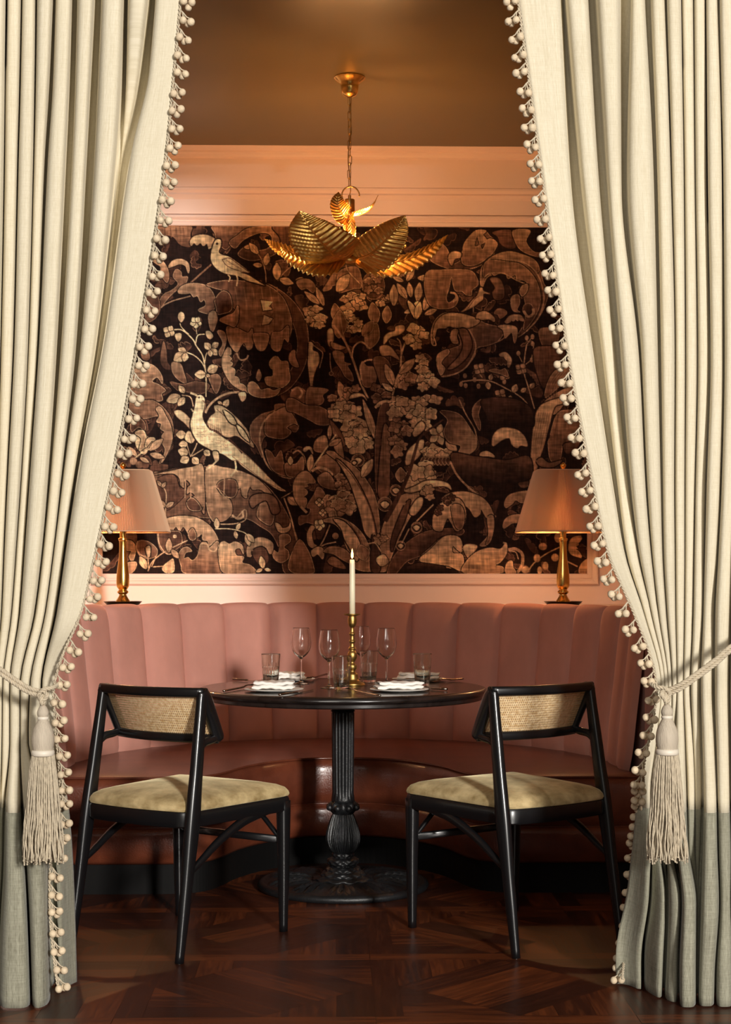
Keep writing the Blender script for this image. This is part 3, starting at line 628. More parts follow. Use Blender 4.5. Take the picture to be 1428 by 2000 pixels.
    for s_ in ('250,1230 300,1150 350,1030', '260,1220 310,1190 400,1170', '960,760 980,680 990,600', '1060,1000 1120,940 1200,860', '940,1180 970,1120 1000,1060', '660,1185 720,1180 770,1250'): ln('D', s_, 2.2, 5)
    flower('D', 262, 1030, 48, 5, 7, 6, .2); flower('D', 262, 845, 36, 4, 6, 5); flower('D', 290, 930, 32, 4, 6, 5); blob('D', 395, 1120, 24, 4, 3, 4)
    sh('D', '165,1100 195,1040 225,1050 200,1100 215,1180 240,1200 200,1215 170,1180', 5, 4, 90, 5); sh('D', '200,1240 260,1210 300,1240 290,1310 250,1270 210,1290', 5, 4, 90, 5)
    sh('D', '300,1250 350,1210 450,1220 520,1280 540,1350 460,1320 380,1270', 4, 2, 60, 4); sh('D', '330,1330 370,1290 440,1330 480,1390 380,1370', 3, 2)
    # right flower mass
    cluster('D', '890,60 950,90 1000,50 940,20 880,120', 44, 5, 4, 2); cluster('D', '1040,130 1090,100 1130,150 1180,120 1060,190 1130,210', 44, 6, 4, 2)
    sh('D', '1040,240 1100,180 1130,230 1060,300 1030,290', 6, 4, 60, 3); sh('D', '970,530 990,420 1080,340 1120,340 1100,440 1020,520', 6, 4, 60, 3)
    flower('D', 1240, 290, 90, 5, 6, 4, 1.2, 2, .35); cluster('D', '1150,430 1200,410 1250,430 1310,440 1180,460 1270,470', 40, 6, 4, 2)
    for k in range(8): leaf('D', 1120+k*28, 470, 1112+k*30, 540, .3, 2, 1, 0, 5)
    cluster('D', '1030,620 1090,570 1140,560 1170,620 1080,650 1020,680 1150,590 1060,600', 50, 6, 4, 2)
    sh('D', '960,750 1050,710 1130,670 1230,665 1320,690 1345,740 1300,715 1220,715 1120,735 1020,765', 6, 5, 90, 3)
    cluster('D', '1140,760 1170,800 1160,740', 34, 5, 4, 2); sh('D', '1000,920 1060,820 1110,810 1100,880 1040,950', 6, 4, 60, 3)
    ln('D', '800,1000 900,820 1000,600 1050,420 1100,300 1280,165', 10, 1, 3)
    cluster('D', '900,180 950,200 920,260 980,260 880,230', 36, 4, 2, 2); cluster('D', '880,340 930,380 900,430', 40, 4, 3, 2)
    for d in ((1380, 330, 1310, 360), (1300, 340, 1390, 420)): leaf('D', *d, .3, 5, 4, 2)
    # ---- right half
    sh('E', '150,300 200,230 180,180 250,185 290,230 310,300 330,340 400,300 410,230 450,150 520,75 580,75 620,120 680,170 665,220 640,270 560,340 470,375 370,385 250,360', 3, 1, 60, 4)
    sh('E', '405,235 430,160 510,78 590,80 565,110 590,150 560,225 530,150 520,110 500,200 560,180 620,140 675,175 650,240 600,290 520,340 440,350 400,320', 4, 2, 90, 4)
    sh('E', '640,90 780,75 820,200 760,215 700,180 680,130', 2, 1); sh('E', '800,75 930,75 900,160 960,240 1040,240 1060,200 1050,240 1010,280 920,260 850,220 810,150', 4, 2, 90, 4)
    sh('E', '296,300 310,255 350,240 395,255 385,290 345,300 322,350', 5, 3, 90, 3)
    sh('E', '130,400 230,385 400,380 480,395 520,450 525,500 480,540 475,580 430,575 400,550 350,545 330,490 320,440 300,530 280,600 300,640 350,600 345,560 372,600 350,660 290,685 200,680 140,640 110,520', 3, 2, 60, 4)
    ln('E', '310,560 350,570 358,610 330,630', 4, 4)
    # great ring scroll
    sh('E', '545,480 550,380 600,300 690,255 770,240 850,250 930,290 1000,360 1035,480 1070,540 1060,620 1000,750 900,860 830,900 900,780 950,700 960,560 930,470 850,460 740,410 640,420 590,450 560,520', 3, 1, 60, 4)
    sh('E', '560,390 610,300 700,252 780,240 860,258 960,300 1000,360 985,400 900,330 800,300 690,310 620,350', 4, 2, 90, 4)
    ln('E', '548,500 555,400 620,335 720,308 830,312 920,345 990,420 1030,530 1035,640 990,760 900,860', 2.6, 4)
    sh('E', '600,310 760,320 860,340 950,420 1000,520 1010,640 960,760 880,850 900,700 880,560 910,490 870,460 830,465 815,420 760,450 740,410 690,410 650,425 620,400 580,440 565,400', 3, 1, 120, 4)
    ln('E', '560,540 570,450 620,410 700,405 760,425 830,465 900,490', 2, 4); ln('E', '545,470 560,530 620,570', 2.6, 4)
    sh('E', '620,450 690,450 725,520 720,600 660,610 640,560 660,520', 3, 1, 60, 2); sh('E', '850,550 870,505 912,495 905,550 870,585', 4, 2, 60, 5); sh('E', '780,640 790,590 840,575 850,640 830,690 855,710 800,700', 4, 2, 0, 4)
    blob('E', 915, 690, 42, 2, 0, 4, 50); ln('E', '880,700 915,745 955,720 955,680', 5, 4); sh('E', '650,720 680,685 730,690 750,720 700,760 680,730', 3, 2, 90, 3)
    # small bird right
    sh('E', '540,525 560,522 570,545 620,570 570,570 565,610 530,640 490,670 440,695 390,712 430,680 480,620 520,580', 5, 4, 60, 2); ln('E', '450,680 500,610 530,590', 1.4, 1); ln('E', '490,670 490,710', 1.6, 4)
    # hook scroll
    sh('E', '170,970 160,880 190,780 260,720 360,715 440,730 520,760 590,800 700,830 720,880 660,950 520,990 500,1050 440,1130 350,1190 240,1210 215,1100 260,1020 330,990 390,960 370,880 340,830 270,830 210,850 190,910', 4, 1, 60, 4)
    sh('E', '175,900 200,790 270,728 360,720 460,740 540,780 460,830 350,830 300,820 270,835 210,840 190,900', 5, 3, 90, 4); ln('E', '162,880 170,960 200,965 185,910', 2, 5)
    ln('E', '460,850 500,930 505,1010 440,1130 350,1190 250,1210', 2.6, 4); sh('E', '205,1110 215,1040 290,1000 300,1030 260,1070 240,1110 270,1150 235,1200', 5, 3, 0, 5); sh('E', '310,900 330,850 370,850 360,900 370,950 330,950', 4, 3, 0, 4)
    sh('E', '380,850 440,850 480,960 440,1060 350,1140 290,1150 380,1050 410,960', 3, 2, 0)
    sh('E', '510,755 530,715 590,705 650,750 652,785 610,765 560,770 530,760', 5, 4, 90, 3); acanthus('E', '735,790 780,745 850,740 885,775', 40, 5, 3, 1, 4, .4, 4)
    sh('E', '680,820 740,810 820,825 830,880 810,950 790,870 760,890 735,910 720,850', 5, 2, 90, 4)
    ln('E', '530,980 600,970 700,930 740,900', 1.6, 3)
    # vine of small bells
    ln('E', '940,1460 860,1370 740,1300 620,1245 500,1238 400,1250', 2.4, 4); ln('E', '965,1460 920,1300 885,1180 890,1050 905,960', 2.2, 4); ln('E', '500,1140 560,1220', 1.5, 4); ln('E', '905,960 945,905', 1.4, 4); ln('E', '890,1120 940,1070 960,960', 1.4, 4); ln('E', '870,1100 830,1020 ', 1.4, 4)
    for x, y in ((425, 1205), (395, 1270), (430, 1280), (500, 1235), (530, 1285), (840, 1030), (950, 955), (945, 1080), (905, 910), (950, 900), (730, 1250)): blob('E', x, y, 15, 4, 3, None, 20)
    for x, y in ((535, 1150), (860, 1150), (700, 1350), (730, 1195)): flower('E', x, y, 48, 4, 4, 3, .6, 1)
    for q in ((800, 1335, 825, 1270), (860, 1330, 900, 1300), (930, 1300, 965, 1260), (770, 1420, 780, 1355), (620, 1240, 630, 1190), (600, 1250, 610, 1310)): leaf('E', *q, .35, 5, 3, 1)
    acanthus('E', '690,1040 740,1030 780,1080 765,1140', 34, 5, 3, 1, 3, .3, 4); sh('E', '1000,850 1060,830 1130,840 1160,880 1120,980 1050,990 1015,940', 3, 1, 90, 3)
    sh('E', '980,980 1180,990 1200,1100 1100,1180 1040,1300 990,1200 960,1080', 2, 1, 60); sh('E', '610,1165 660,1150 700,1160 740,1150 760,1210 700,1190', 3, 2, 0, 4)
    # tail feathers by the right curtain
    sh('E', '1045,1370 1070,1250 1130,1160 1220,1130 1240,1180 1180,1260 1110,1330', 4, 2, 120, 4); sh('E', '1000,1450 1100,1360 1260,1280 1270,1330 1180,1440 1120,1500 1000,1500', 4, 3, 120, 4)
    for d in range(5): ln('E', '%g,1380 %g,1260 %g,1170' % (1060+d*14, 1090+d*18, 1150+d*22), 1.3, 2)
    sh('G', '1000,60 1110,0 1240,-20 1180,30 1120,60 1080,200 1030,380 980,520 930,700 940,400 960,200', 5, 3, 60, 3)
    for d in range(6): ln('G', '%g,100 %g,300 %g,560' % (1000+d*17, 960+d*17, 940+d*7), 1.2, 3)
    sh('G', '1080,300 1130,130 1200,80 1330,100 1330,200 1240,330 1190,340 1160,480 1090,470 1070,340', 3, 2, 60, 4); ln('G', '1150,120 1120,300 1120,460', 2, 2); sh('G', '1190,370 1200,340 1260,320 1330,240 1300,380 1220,420', 3, 1)
    sh('G', '980,480 1020,450 1080,490 1180,470 1120,520 1020,520', 3, 2); blob('G', 930, 165, 32, 4, 3, 3, 42)
    # right scrolls, lower
    sh('G', '230,90 330,95 400,130 470,230 515,310 510,380 440,430 370,425 390,360 300,330 260,250 290,160', 4, 1, 200, 4); ln('G', '380,0 430,110 500,230 518,320', 2.4, 4)
    sh('G', '480,110 500,40 560,0 530,110 545,180 540,240 510,190', 3, 1, 0, 4); sh('G', '640,360 640,290 680,235 740,218 830,235 890,290 910,360 860,355 830,375 790,350 770,300 720,310 690,330', 5, 4, 90, 3)
    sh('G', '540,440 550,410 600,400 650,430 652,450 600,440', 5, 4); ln('G', '500,530 530,470 570,450', 2.4, 4)
    sh('G', '320,420 500,440 740,470 920,440 940,600 800,640 600,650 450,640 360,560', 2, 0, 90); sh('G', '560,0 780,-10 930,60 960,200 880,200 780,180 640,200 590,120', 1, 0)
    ln('G', '310,480 360,580 440,670 540,750', 4, 4)
    sh('G', '240,780 300,730 420,715 530,745 600,800 645,890 655,980 630,1080 600,1130 540,1130 600,1060 610,960 580,900 550,850 540,890 500,910 460,850 400,810 330,800', 5, 3, 60, 4)
    sh('G', '600,920 640,900 650,980 625,1090 590,1125 610,1040', 4, 2, 90, 4); sh('G', '180,900 220,820 300,780 380,770 430,860 415,980 360,1020 320,960 290,920 260,980 240,1020 180,1000', 5, 3, 60, 4); cluster('G', '270,770 320,760 290,800 215,880 230,840', 24, 2, 1, 1)
    sh('G', '320,830 390,820 420,900 400,1000 350,980', 4, 2, 90, 4)
    sh('G', '740,840 735,790 770,740 850,715 930,715 930,790 860,800 820,780 790,810', 4, 3, 90, 4); sh('G', '725,1000 730,940 780,900 860,895 850,950 790,960', 4, 3, 90, 4)
    sh('G', '70,1245 160,1160 240,1080 300,1055 370,1065 400,1110 400,1180 360,1160 330,1130 330,1190 400,1200 415,1260 400,1330 300,1290 180,1270', 5, 4, 60, 5); sh('G', '410,1160 430,1125 500,1125 520,1145 480,1200 450,1230', 6, 4, 60, 3)
    sh('G', '415,1345 440,1250 520,1180 620,1150 700,1160 745,1110 748,1190 700,1260 660,1285 720,1300 700,1345', 5, 3, 80, 5); ln('G', '640,1180 700,1170 745,1120 720,1110', 3, 5)
    ln('G', '760,1165 820,1160 870,1200 870,1280 830,1345', 6, 4); ln('G', '770,1175 820,1185 840,1240', 2, 5); sh('G', '740,1345 750,1270 790,1250 800,1300 820,1345', 5, 3, 90, 4)
    ln('G', '910,1340 960,1270 1050,1200 1160,1145', 2.4, 5)
    for x, y, rx, ry in ((1030, 1140, 32, 28), (985, 1230, 26, 32), (1050, 1290, 22, 32), (1125, 1225, 28, 30), (1150, 1070, 30, 40), (895, 1320, 32, 28), (1005, 1325, 18, 30)): blob('G', x, y, rx, 5, 4, 3, ry)
    acanthus('G', '1330,1060 1260,1090 1250,1180 1330,1225', 60, 5, 4, -1, 4, .4, 5); sh('G', '1310,1345 1330,1270 1400,1230 1400,1345', 4, 3)
    ln('G', '1220,1255 1300,1295', 3, 4)
draw_mural()
def mural_mesh():
    a = cv.a; h, w = a.shape[0]//2*2, a.shape[1]//2*2
    a = a[:h, :w].reshape(h//2, 2, w//2, 2, 3).mean((1, 3))
    h, w = a.shape[:2]
    r = np.random.RandomState(2)
    def streak(nx, ny):                      # woven slub noise, long one way
        g = r.rand(h//ny+2, w//nx+2); yy = np.linspace(0, g.shape[0]-1.01, h); xx = np.linspace(0, g.shape[1]-1.01, w)
        yi, xi = yy.astype(int), xx.astype(int); fy = (yy-yi)[:, None]; fx = (xx-xi)[None]
        return (g[yi][:, xi]*(1-fy)*(1-fx)+g[yi+1][:, xi]*fy*(1-fx)+g[yi][:, xi+1]*(1-fy)*fx+g[yi+1][:, xi+1]*fy*fx)
    tex = .5*streak(14, 1)+.5*streak(1, 14)+.35*streak(4, 4)+.4*streak(30, 30)+.3*streak(2, 40); tex = (tex-tex.mean())/tex.std()
    mot = .6*streak(9, 7)+.5*streak(22, 4)+.4*streak(5, 16); mot = (mot-mot.mean())/mot.std()
    a = a*(1+.085*tex[..., None])*(1+.09*mot[..., None])+2.0*tex[..., None]
    a = np.clip(a/255, 0, 1); al = np.where(a <= .04045, a/12.92, ((a+.055)/1.055)**2.4).astype(np.float32)
    xs = np.linspace(PX0, PX1, w); zs = np.linspace(PZ1, PZ0, h)
    X, Z = np.meshgrid(xs, zs); co = np.stack([X, np.full_like(X, YW-.006), Z], -1).reshape(-1, 3)
    i = np.arange((h-1)*(w-1)); rr_, cc = i//(w-1), i % (w-1); a0 = rr_*w+cc
    quads = np.stack([a0, a0+w, a0+w+1, a0+1], 1)
    n = len(co)
    me = bpy.data.meshes.new('mural')
    # a shallow board behind the printed face gives it thickness
    bv, bf = box(PX0, PX1, YW-.0055, YW-.001, PZ0, PZ1); co = np.vstack([co, np.array(bv)]); bq = np.array([[q+n for q in f] for f in bf])
    quads = np.vstack([quads, bq]); nf = len(quads)
    me.vertices.add(len(co)); me.vertices.foreach_set('co', co.ravel()); me.loops.add(nf*4); me.loops.foreach_set('vertex_index', quads.ravel())
    me.polygons.add(nf); me.polygons.foreach_set('loop_start', np.arange(nf)*4)
    me.update(calc_edges=True)
    ca = me.color_attributes.new('print', 'FLOAT_COLOR', 'POINT'); c4 = np.ones((len(co), 4), np.float32); c4[:, :3] = .02; c4[:n, :3] = al.reshape(-1, 3)
    ca.data.foreach_set('color', c4.ravel())
    m, nt, b = newmat('printed_linen'); at = N(nt, 'ShaderNodeAttribute'); at.attribute_name = 'print'
    nt.links.new(at.outputs['Color'], b.inputs['Base Color']); b.inputs['Roughness'].default_value = .8; b.inputs['Specular IOR Level'].default_value = .15
    me.materials.append(m); o = bpy.data.objects.new('mural', me); COL.objects.link(o)
    return tag(o, 'brown tapestry-style mural of birds, scrolling leaves and flowers on the back wall', 'mural')
mural_mesh()
# ---------------------------------------------------------------- banquette (local frame: origin on the floor under the curve's centre, +Y to the back wall)
BC = W(-0.0855*6.22/6.0, 6.22)
BC = Vector((AX, BC.y, 0))
RB = 1.10; PITCH = .2137; SZ = .432
def bpath(s, r):
    "point on the back line at arclength s (measured at radius RB), pushed out to radius r; returns (x, y, nx, ny)"
    q = RB*math.pi/2
    if abs(s) <= q:
        a = s/RB; return r*math.sin(a), r*math.cos(a), math.sin(a), math.cos(a)
    sg = math.copysign(1, s); return sg*r, -(abs(s)-q), sg, 0.0
def make_banquette():
    t = thing('banquette', 'curved pink velvet channel-back banquette with brown leather seat', 'banquette', BC)
    # centre line of the backrest cross-section, from seat joint up over the top and down behind: (radius, z)
    sec = [(1.085, SZ-.02), (1.09, .50), (1.10, .62), (1.115, .75), (1.128, .87), (1.138, .96), (1.146, 1.005), (1.158, 1.034), (1.18, 1.048), (1.205, 1.046), (1.226, 1.03), (1.236, 1.0), (1.236, .80)]
    sec = [tuple(v) for v in cr(sec, 4)]
    send = 9.5*PITCH
    for k in range(-9, 10):
        s0, s1 = (k-.5)*PITCH, (k+.5)*PITCH; nu = 14
        end = abs(k) == 9
        def P(u, v, s0=s0, s1=s1, end=end, k=k):
            i = v*(len(sec)-1); a = min(int(i), len(sec)-2); f = i-a
            r = sec[a][0]*(1-f)+sec[a+1][0]*f; z = sec[a][1]*(1-f)+sec[a+1][1]*f
            b = (max(0, 1-abs(2*u-1)**2.4))**.5
            s = s0+(s1-s0)*u
            if end:                       # the outer channel ends in a rounded nose
                e = u if k > 0 else 1-u
                zc = (1.05+SZ)/2; h = (z-SZ)/(1.05-SZ)
                cut = .30*(max(0, abs(2*h-1)-.45)/.55)**2.2
                lim = 1-cut; e2 = min(e, 1)*lim; s = (s0+(s1-s0)*e2) if k > 0 else (s1-(s1-s0)*e2)
            low = smooth01((z-SZ+.02)/.05)
            r2 = r-.034*b*(1 if v < .72 else 1-(v-.72)/.28)*(.45+.55*low); z2 = z+.010*b*smooth01((z-.95)/.09)
            x, y, nx, ny = bpath(s, r2); return (x, y, z2)
        MB().add(grid(P, nu, len(sec)-1)).build('back_channel', M['velvet'], t)
    # closed nose faces of the two ends and the hidden back shell
    sh_ = MB(); n = 60
    smax = 9.5*PITCH
    sh_.add(grid(lambda u, v: (*bpath(-smax+.03+2*(smax-.03)*u, 1.14)[:2], .05+.92*v), n, 1))
    sh_.add(grid(lambda u, v: (*bpath(-smax+.03+2*(smax-.03)*u, 1.23)[:2], .05+.92*v), n, 1))
    for sg in (-1, 1):
        x0, y0 = bpath(sg*(smax-.03), 1.14)[:2]; x1 = sg*1.23
        sh_.add(([(x0, y0, .05), (x1, y0, .05), (x1, y0, .97), (x0, y0, .97)], [(0, 1, 2, 3)]))
    sh_.build('back_shell', M['velvet'], t, smooth=False)
    # seat: front edge in plan, straight ends and a bay round the table
    half = [(0, .262), (.13, .247), (.245, .175), (.34, .06), (.405, -.06), (.452, -.20), (.505, -.30), (.59, -.348), (.72, -.358), (.95, -.358), (1.16, -.358)]
    pl = [(-x, y) for x, y in half[::-1]]+half[1:]
    fr = [tuple(v) for v in cr(pl, 6)]; m = len(fr)
    nrm = []
    for i in range(m):
        a, b = fr[max(i-1, 0)], fr[min(i+1, m-1)]; dx, dy = b[0]-a[0], b[1]-a[1]; l = math.hypot(dx, dy); nrm.append((dy/l, -dx/l))
    def front(prof, name, mt, par, **k):
        vs = []; fs = []; n = len(prof)
        for (x, y), (nx, ny) in zip(fr, nrm):
            for o, z in prof: vs.append((x+nx*o, y+ny*o, z))
        for i in range(m-1):
            for j in range(n-1): a = i*n+j; fs.append((a, a+1, a+n+1, a+n))
        return mk(name, vs, fs, mt, par, **k)
    front([(-.02, SZ), (.0, SZ-.001), (.014, SZ-.012), (.022, SZ-.04), (.024, SZ-.09), (.02, SZ-.14), (.008, SZ-.178), (-.004, .248)], 'front_panel', M['leather'], t)
    front([(-.004, .248), (.010, .242), (.018, .22), (.018, .17), (.008, .125), (-.004, .112), (-.06, .112)], 'lower_panel', M['leather'], t)
    front([(-.015, .113), (-.015, 0)], 'plinth', M['plinth'], t, smooth=False)
    c = [(x+nx*.004, y+ny*.004, SZ+.001) for (x, y), (nx, ny) in zip(fr, nrm)]
    mk('piping', *tube(c, .0045, 8), M['leather'], t)
    c = [(x+nx*.0, y+ny*.0, .248) for (x, y), (nx, ny) in zip(fr, nrm)]
    mk('seam', *tube(c, .003, 6), M['leather'], t)
    # seat top: a surface from front edge to the back's foot, slightly crowned
    back = []
    for i in range(m):
        q = (i/(m-1)*2-1); s = q*(RB*math.pi/2+.34); back.append(bpath(s, 1.10)[:2])
    def S(u, v):
        i = u*(m-1); a = min(int(round(i)), m-1); x0, y0 = fr[a]; x1, y1 = back[a]
        return (x0+(x1-x0)*v, y0+(y1-y0)*v, SZ+.012*math.sin(math.pi*min(1, v*1.05))**.6)
    mk('seat_cushion', *grid(S, m-1, 10), M['leather'], t)
    # side cheeks closing the ends
    for sg in (-1, 1):
        mk('end_panel', *box(sg*1.165-.006, sg*1.165+.006, -.358, 0.1, 0, SZ-.005), M['leather'], t, smooth=False)
    return t
make_banquette()
# painted ledge behind the banquette top that carries the lamps
def ledge():
    n = 48; vs = []; fs = []; ri = 1.215; top = 1.044
    pts = [(-1.95, -.40), (-ri, -.40)]+[(ri*math.sin(a), ri*math.cos(a)) for a in np.linspace(-math.pi/2, math.pi/2, n)]+[(ri, -.40), (1.95, -.40)]
    yb = YW-BC.y
    for x, y in pts:
        X = max(-1.95, min(1.95, x*1.9)); Y = yb if abs(x) < 1.15 and y > 0 else (y if abs(x) > 1.2 and y < -.3 else yb*max(0, y/ri)**.5 if y > 0 else y)
        if y > 0: X = max(-1.95, min(1.95, x/ri*2.6))
        else: X = math.copysign(1.95, x)
        vs += [(x, y, top), (X, Y, top), (x, y, top-.03), (x, y, 0)]
    for i in range(len(pts)-1):
        a = i*4; b = a+4; fs += [(a, b, b+1, a+1), (a+2, b+2, b, a), (a+3, b+3, b+2, a+2)]
    o = tag(mk('trim_3', [(v[0]+AX, v[1]+BC.y, v[2]) for v in vs], fs, M['blush'], smooth=False), kind='structure')
ledge()

# ---------------------------------------------------------------- pedestal table
TC = W(-0.0855, 6.0)
def make_table():
    t = thing('dining_table', 'round black wooden table on an ornate cast iron pedestal', 'table', (TC.x, TC.y, 0))
    mk('tabletop', *lathe([(0, .76), (.50, .76), (.532, .7595), (.541, .757), (.546, .751), (.547, .745), (.544, .739), (.537, .736), (.534, .732), (.534, .722), (.530, .718), (.3, .718), (0, .718)], 128), M['blackwood'], t, sharp=35)
    def flute(r, z, a):
        if .335 < z < .665: return (r*(1-.09*(abs(math.cos(8*a))**.5 < .62)-.05*(.5+.5*math.cos(16*a+math.pi))), z)
        return (r, z)
    col = [(0, .718), (.11, .718), (.11, .712), (.05, .708), (.043, .70), (.046, .69), (.047, .68), (.042, .674), (.0465, .668), (.0415, .664)]+[(.0405+.003*(1-i/12), .66-.025*i) for i in range(13)]+[(.044, .333), (.044, .327), (.04, .322)]
    mk('column', *lathe(col, 96, fn=flute), M['iron'], t, sharp=50)
    # scroll collar
    c = MB(); c.add(lathe([(.04, .325), (.05, .315), (.053, .302), (.05, .29), (.042, .282), (.036, .275)], 64, fn=lambda r, z, a: (r*(1+.07*math.cos(8*a)), z+.004*math.cos(8*a))))
    for k in range(8):
        a = k*math.pi/4+math.pi/8; c.add(sphere((.055*math.cos(a), .055*math.sin(a), .304), .0125, 10, 8))
    c.build('scroll_collar', M['iron'], t)
    def ac(r, z, a):
        p = (a*8/(2*math.pi)) % 1-.5; f = abs(p)*2; tt = (z-.135)/.14
        veins = math.cos(abs(p)*30+tt*5)*.085*(1-f*.3)
        return (r*(1+.10*(1-f)**.7-.05+veins), z)
    pr = [tuple(v) for v in cr([(.036, .28), (.044, .262), (.053, .235), (.061, .205), (.062, .18), (.055, .155), (.042, .138), (.034, .132)], 6)]
    mk('leaf_bulb', *lathe(pr, 256, fn=ac), M['iron'], t)
    def rg(r, z, a): return (r*(1+.05*math.cos(12*a)*math.cos(z*300)), z)
    pr = [(.034, .133), (.041, .128), (.042, .12), (.038, .116), (.044, .113), (.057, .108), (.06, .098), (.057, .088), (.046, .083), (.056, .079), (.066, .07), (.068, .063), (.08, .058), (.086, .05), (.088, .045), (.108, .041), (.116, .033)]
    mk('stem_rings', *lathe([tuple(v) for v in cr(pr, 3)], 128, fn=rg), M['iron'], t)
    def bs(r, z, a):
        if .125 < r < .295:
            t_ = (r-.125)/.17; p = (a*10/(2*math.pi)) % 1-.5; f = abs(p)*2
            wl = math.sin(math.pi*min(1, t_*1.02))**.5
            lf = max(0, 1-(f/(wl*.9+.05))**2)
            return (r, z+.018*lf*math.sin(math.pi*t_)**.5*(.55+.45*math.cos(abs(p)*34-t_*7)))
        return (r, z)
    pr = [(.116, .033), (.122, .031)]+[(.125+.17*i/26, .031-.006*i/26) for i in range(27)]+[(.30, .025), (.305, .028), (.314, .027), (.322, .021), (.326, .013), (.322, .004), (.318, 0), (0, 0)]
    mk('base', *lathe(pr, 300, fn=bs), M['iron'], t, sharp=60)
    return t
make_table()

# ---------------------------------------------------------------- chairs
def cane():
    m, nt, b = newmat('woven_cane'); out = nt.nodes['Material Output']
    b.inputs['Roughness'].default_value = .55
    uv = N(nt, 'ShaderNodeUVMap'); uv.uv_map = 'UVMap'
    sep = N(nt, 'ShaderNodeSeparateXYZ'); nt.links.new(uv.outputs[0], sep.inputs[0])
    def tri(src, k, thr):
        a = N(nt, 'ShaderNodeMath', operation='MULTIPLY'); nt.links.new(src, a.inputs[0]); a.inputs[1].default_value = k
        f = N(nt, 'ShaderNodeMath', operation='FRACT'); nt.links.new(a.outputs[0], f.inputs[0])
        g = N(nt, 'ShaderNodeMath', operation='LESS_THAN'); nt.links.new(f.outputs[0], g.inputs[0]); g.inputs[1].default_value = thr
        return g.outputs[0], f.outputs[0]
    hx, fx = tri(sep.outputs[0], 135, .36); hy, fy = tri(sep.outputs[1], 118, .34)
    hole = N(nt, 'ShaderNodeMath', operation='MULTIPLY'); nt.links.new(hx, hole.inputs[0]); nt.links.new(hy, hole.inputs[1])
    nz = N(nt, 'ShaderNodeTexNoise', i_Scale=90.0, i_Detail=3.0); nt.links.new(uv.outputs[0], nz.inputs['Vector'])
    rp = N(nt, 'ShaderNodeValToRGB'); e = rp.color_ramp.elements; e[0].position = .3; e[0].color = (*lin((206, 166, 112)), 1); e[1].position = .7; e[1].color = (*lin((250, 224, 180)), 1)
    nt.links.new(nz.outputs[0], rp.inputs[0]); nt.links.new(rp.outputs[0], b.inputs['Base Color'])
    bp = N(nt, 'ShaderNodeBump', i_Strength=.5, i_Distance=.001); mx = N(nt, 'ShaderNodeMath', operation='ADD'); nt.links.new(fx, mx.inputs[0]); nt.links.new(fy, mx.inputs[1]); nt.links.new(mx.outputs[0], bp.inputs['Height']); nt.links.new(bp.outputs[0], b.inputs['Normal'])
    tr = N(nt, 'ShaderNodeBsdfTransparent'); ms = N(nt, 'ShaderNodeMixShader')
    nt.links.new(hole.outputs[0], ms.inputs[0]); nt.links.new(b.outputs[0], ms.inputs[1]); nt.links.new(tr.outputs[0], ms.inputs[2]); nt.links.new(ms.outputs[0], out.inputs[0])
    return m
M['cane'] = cane()
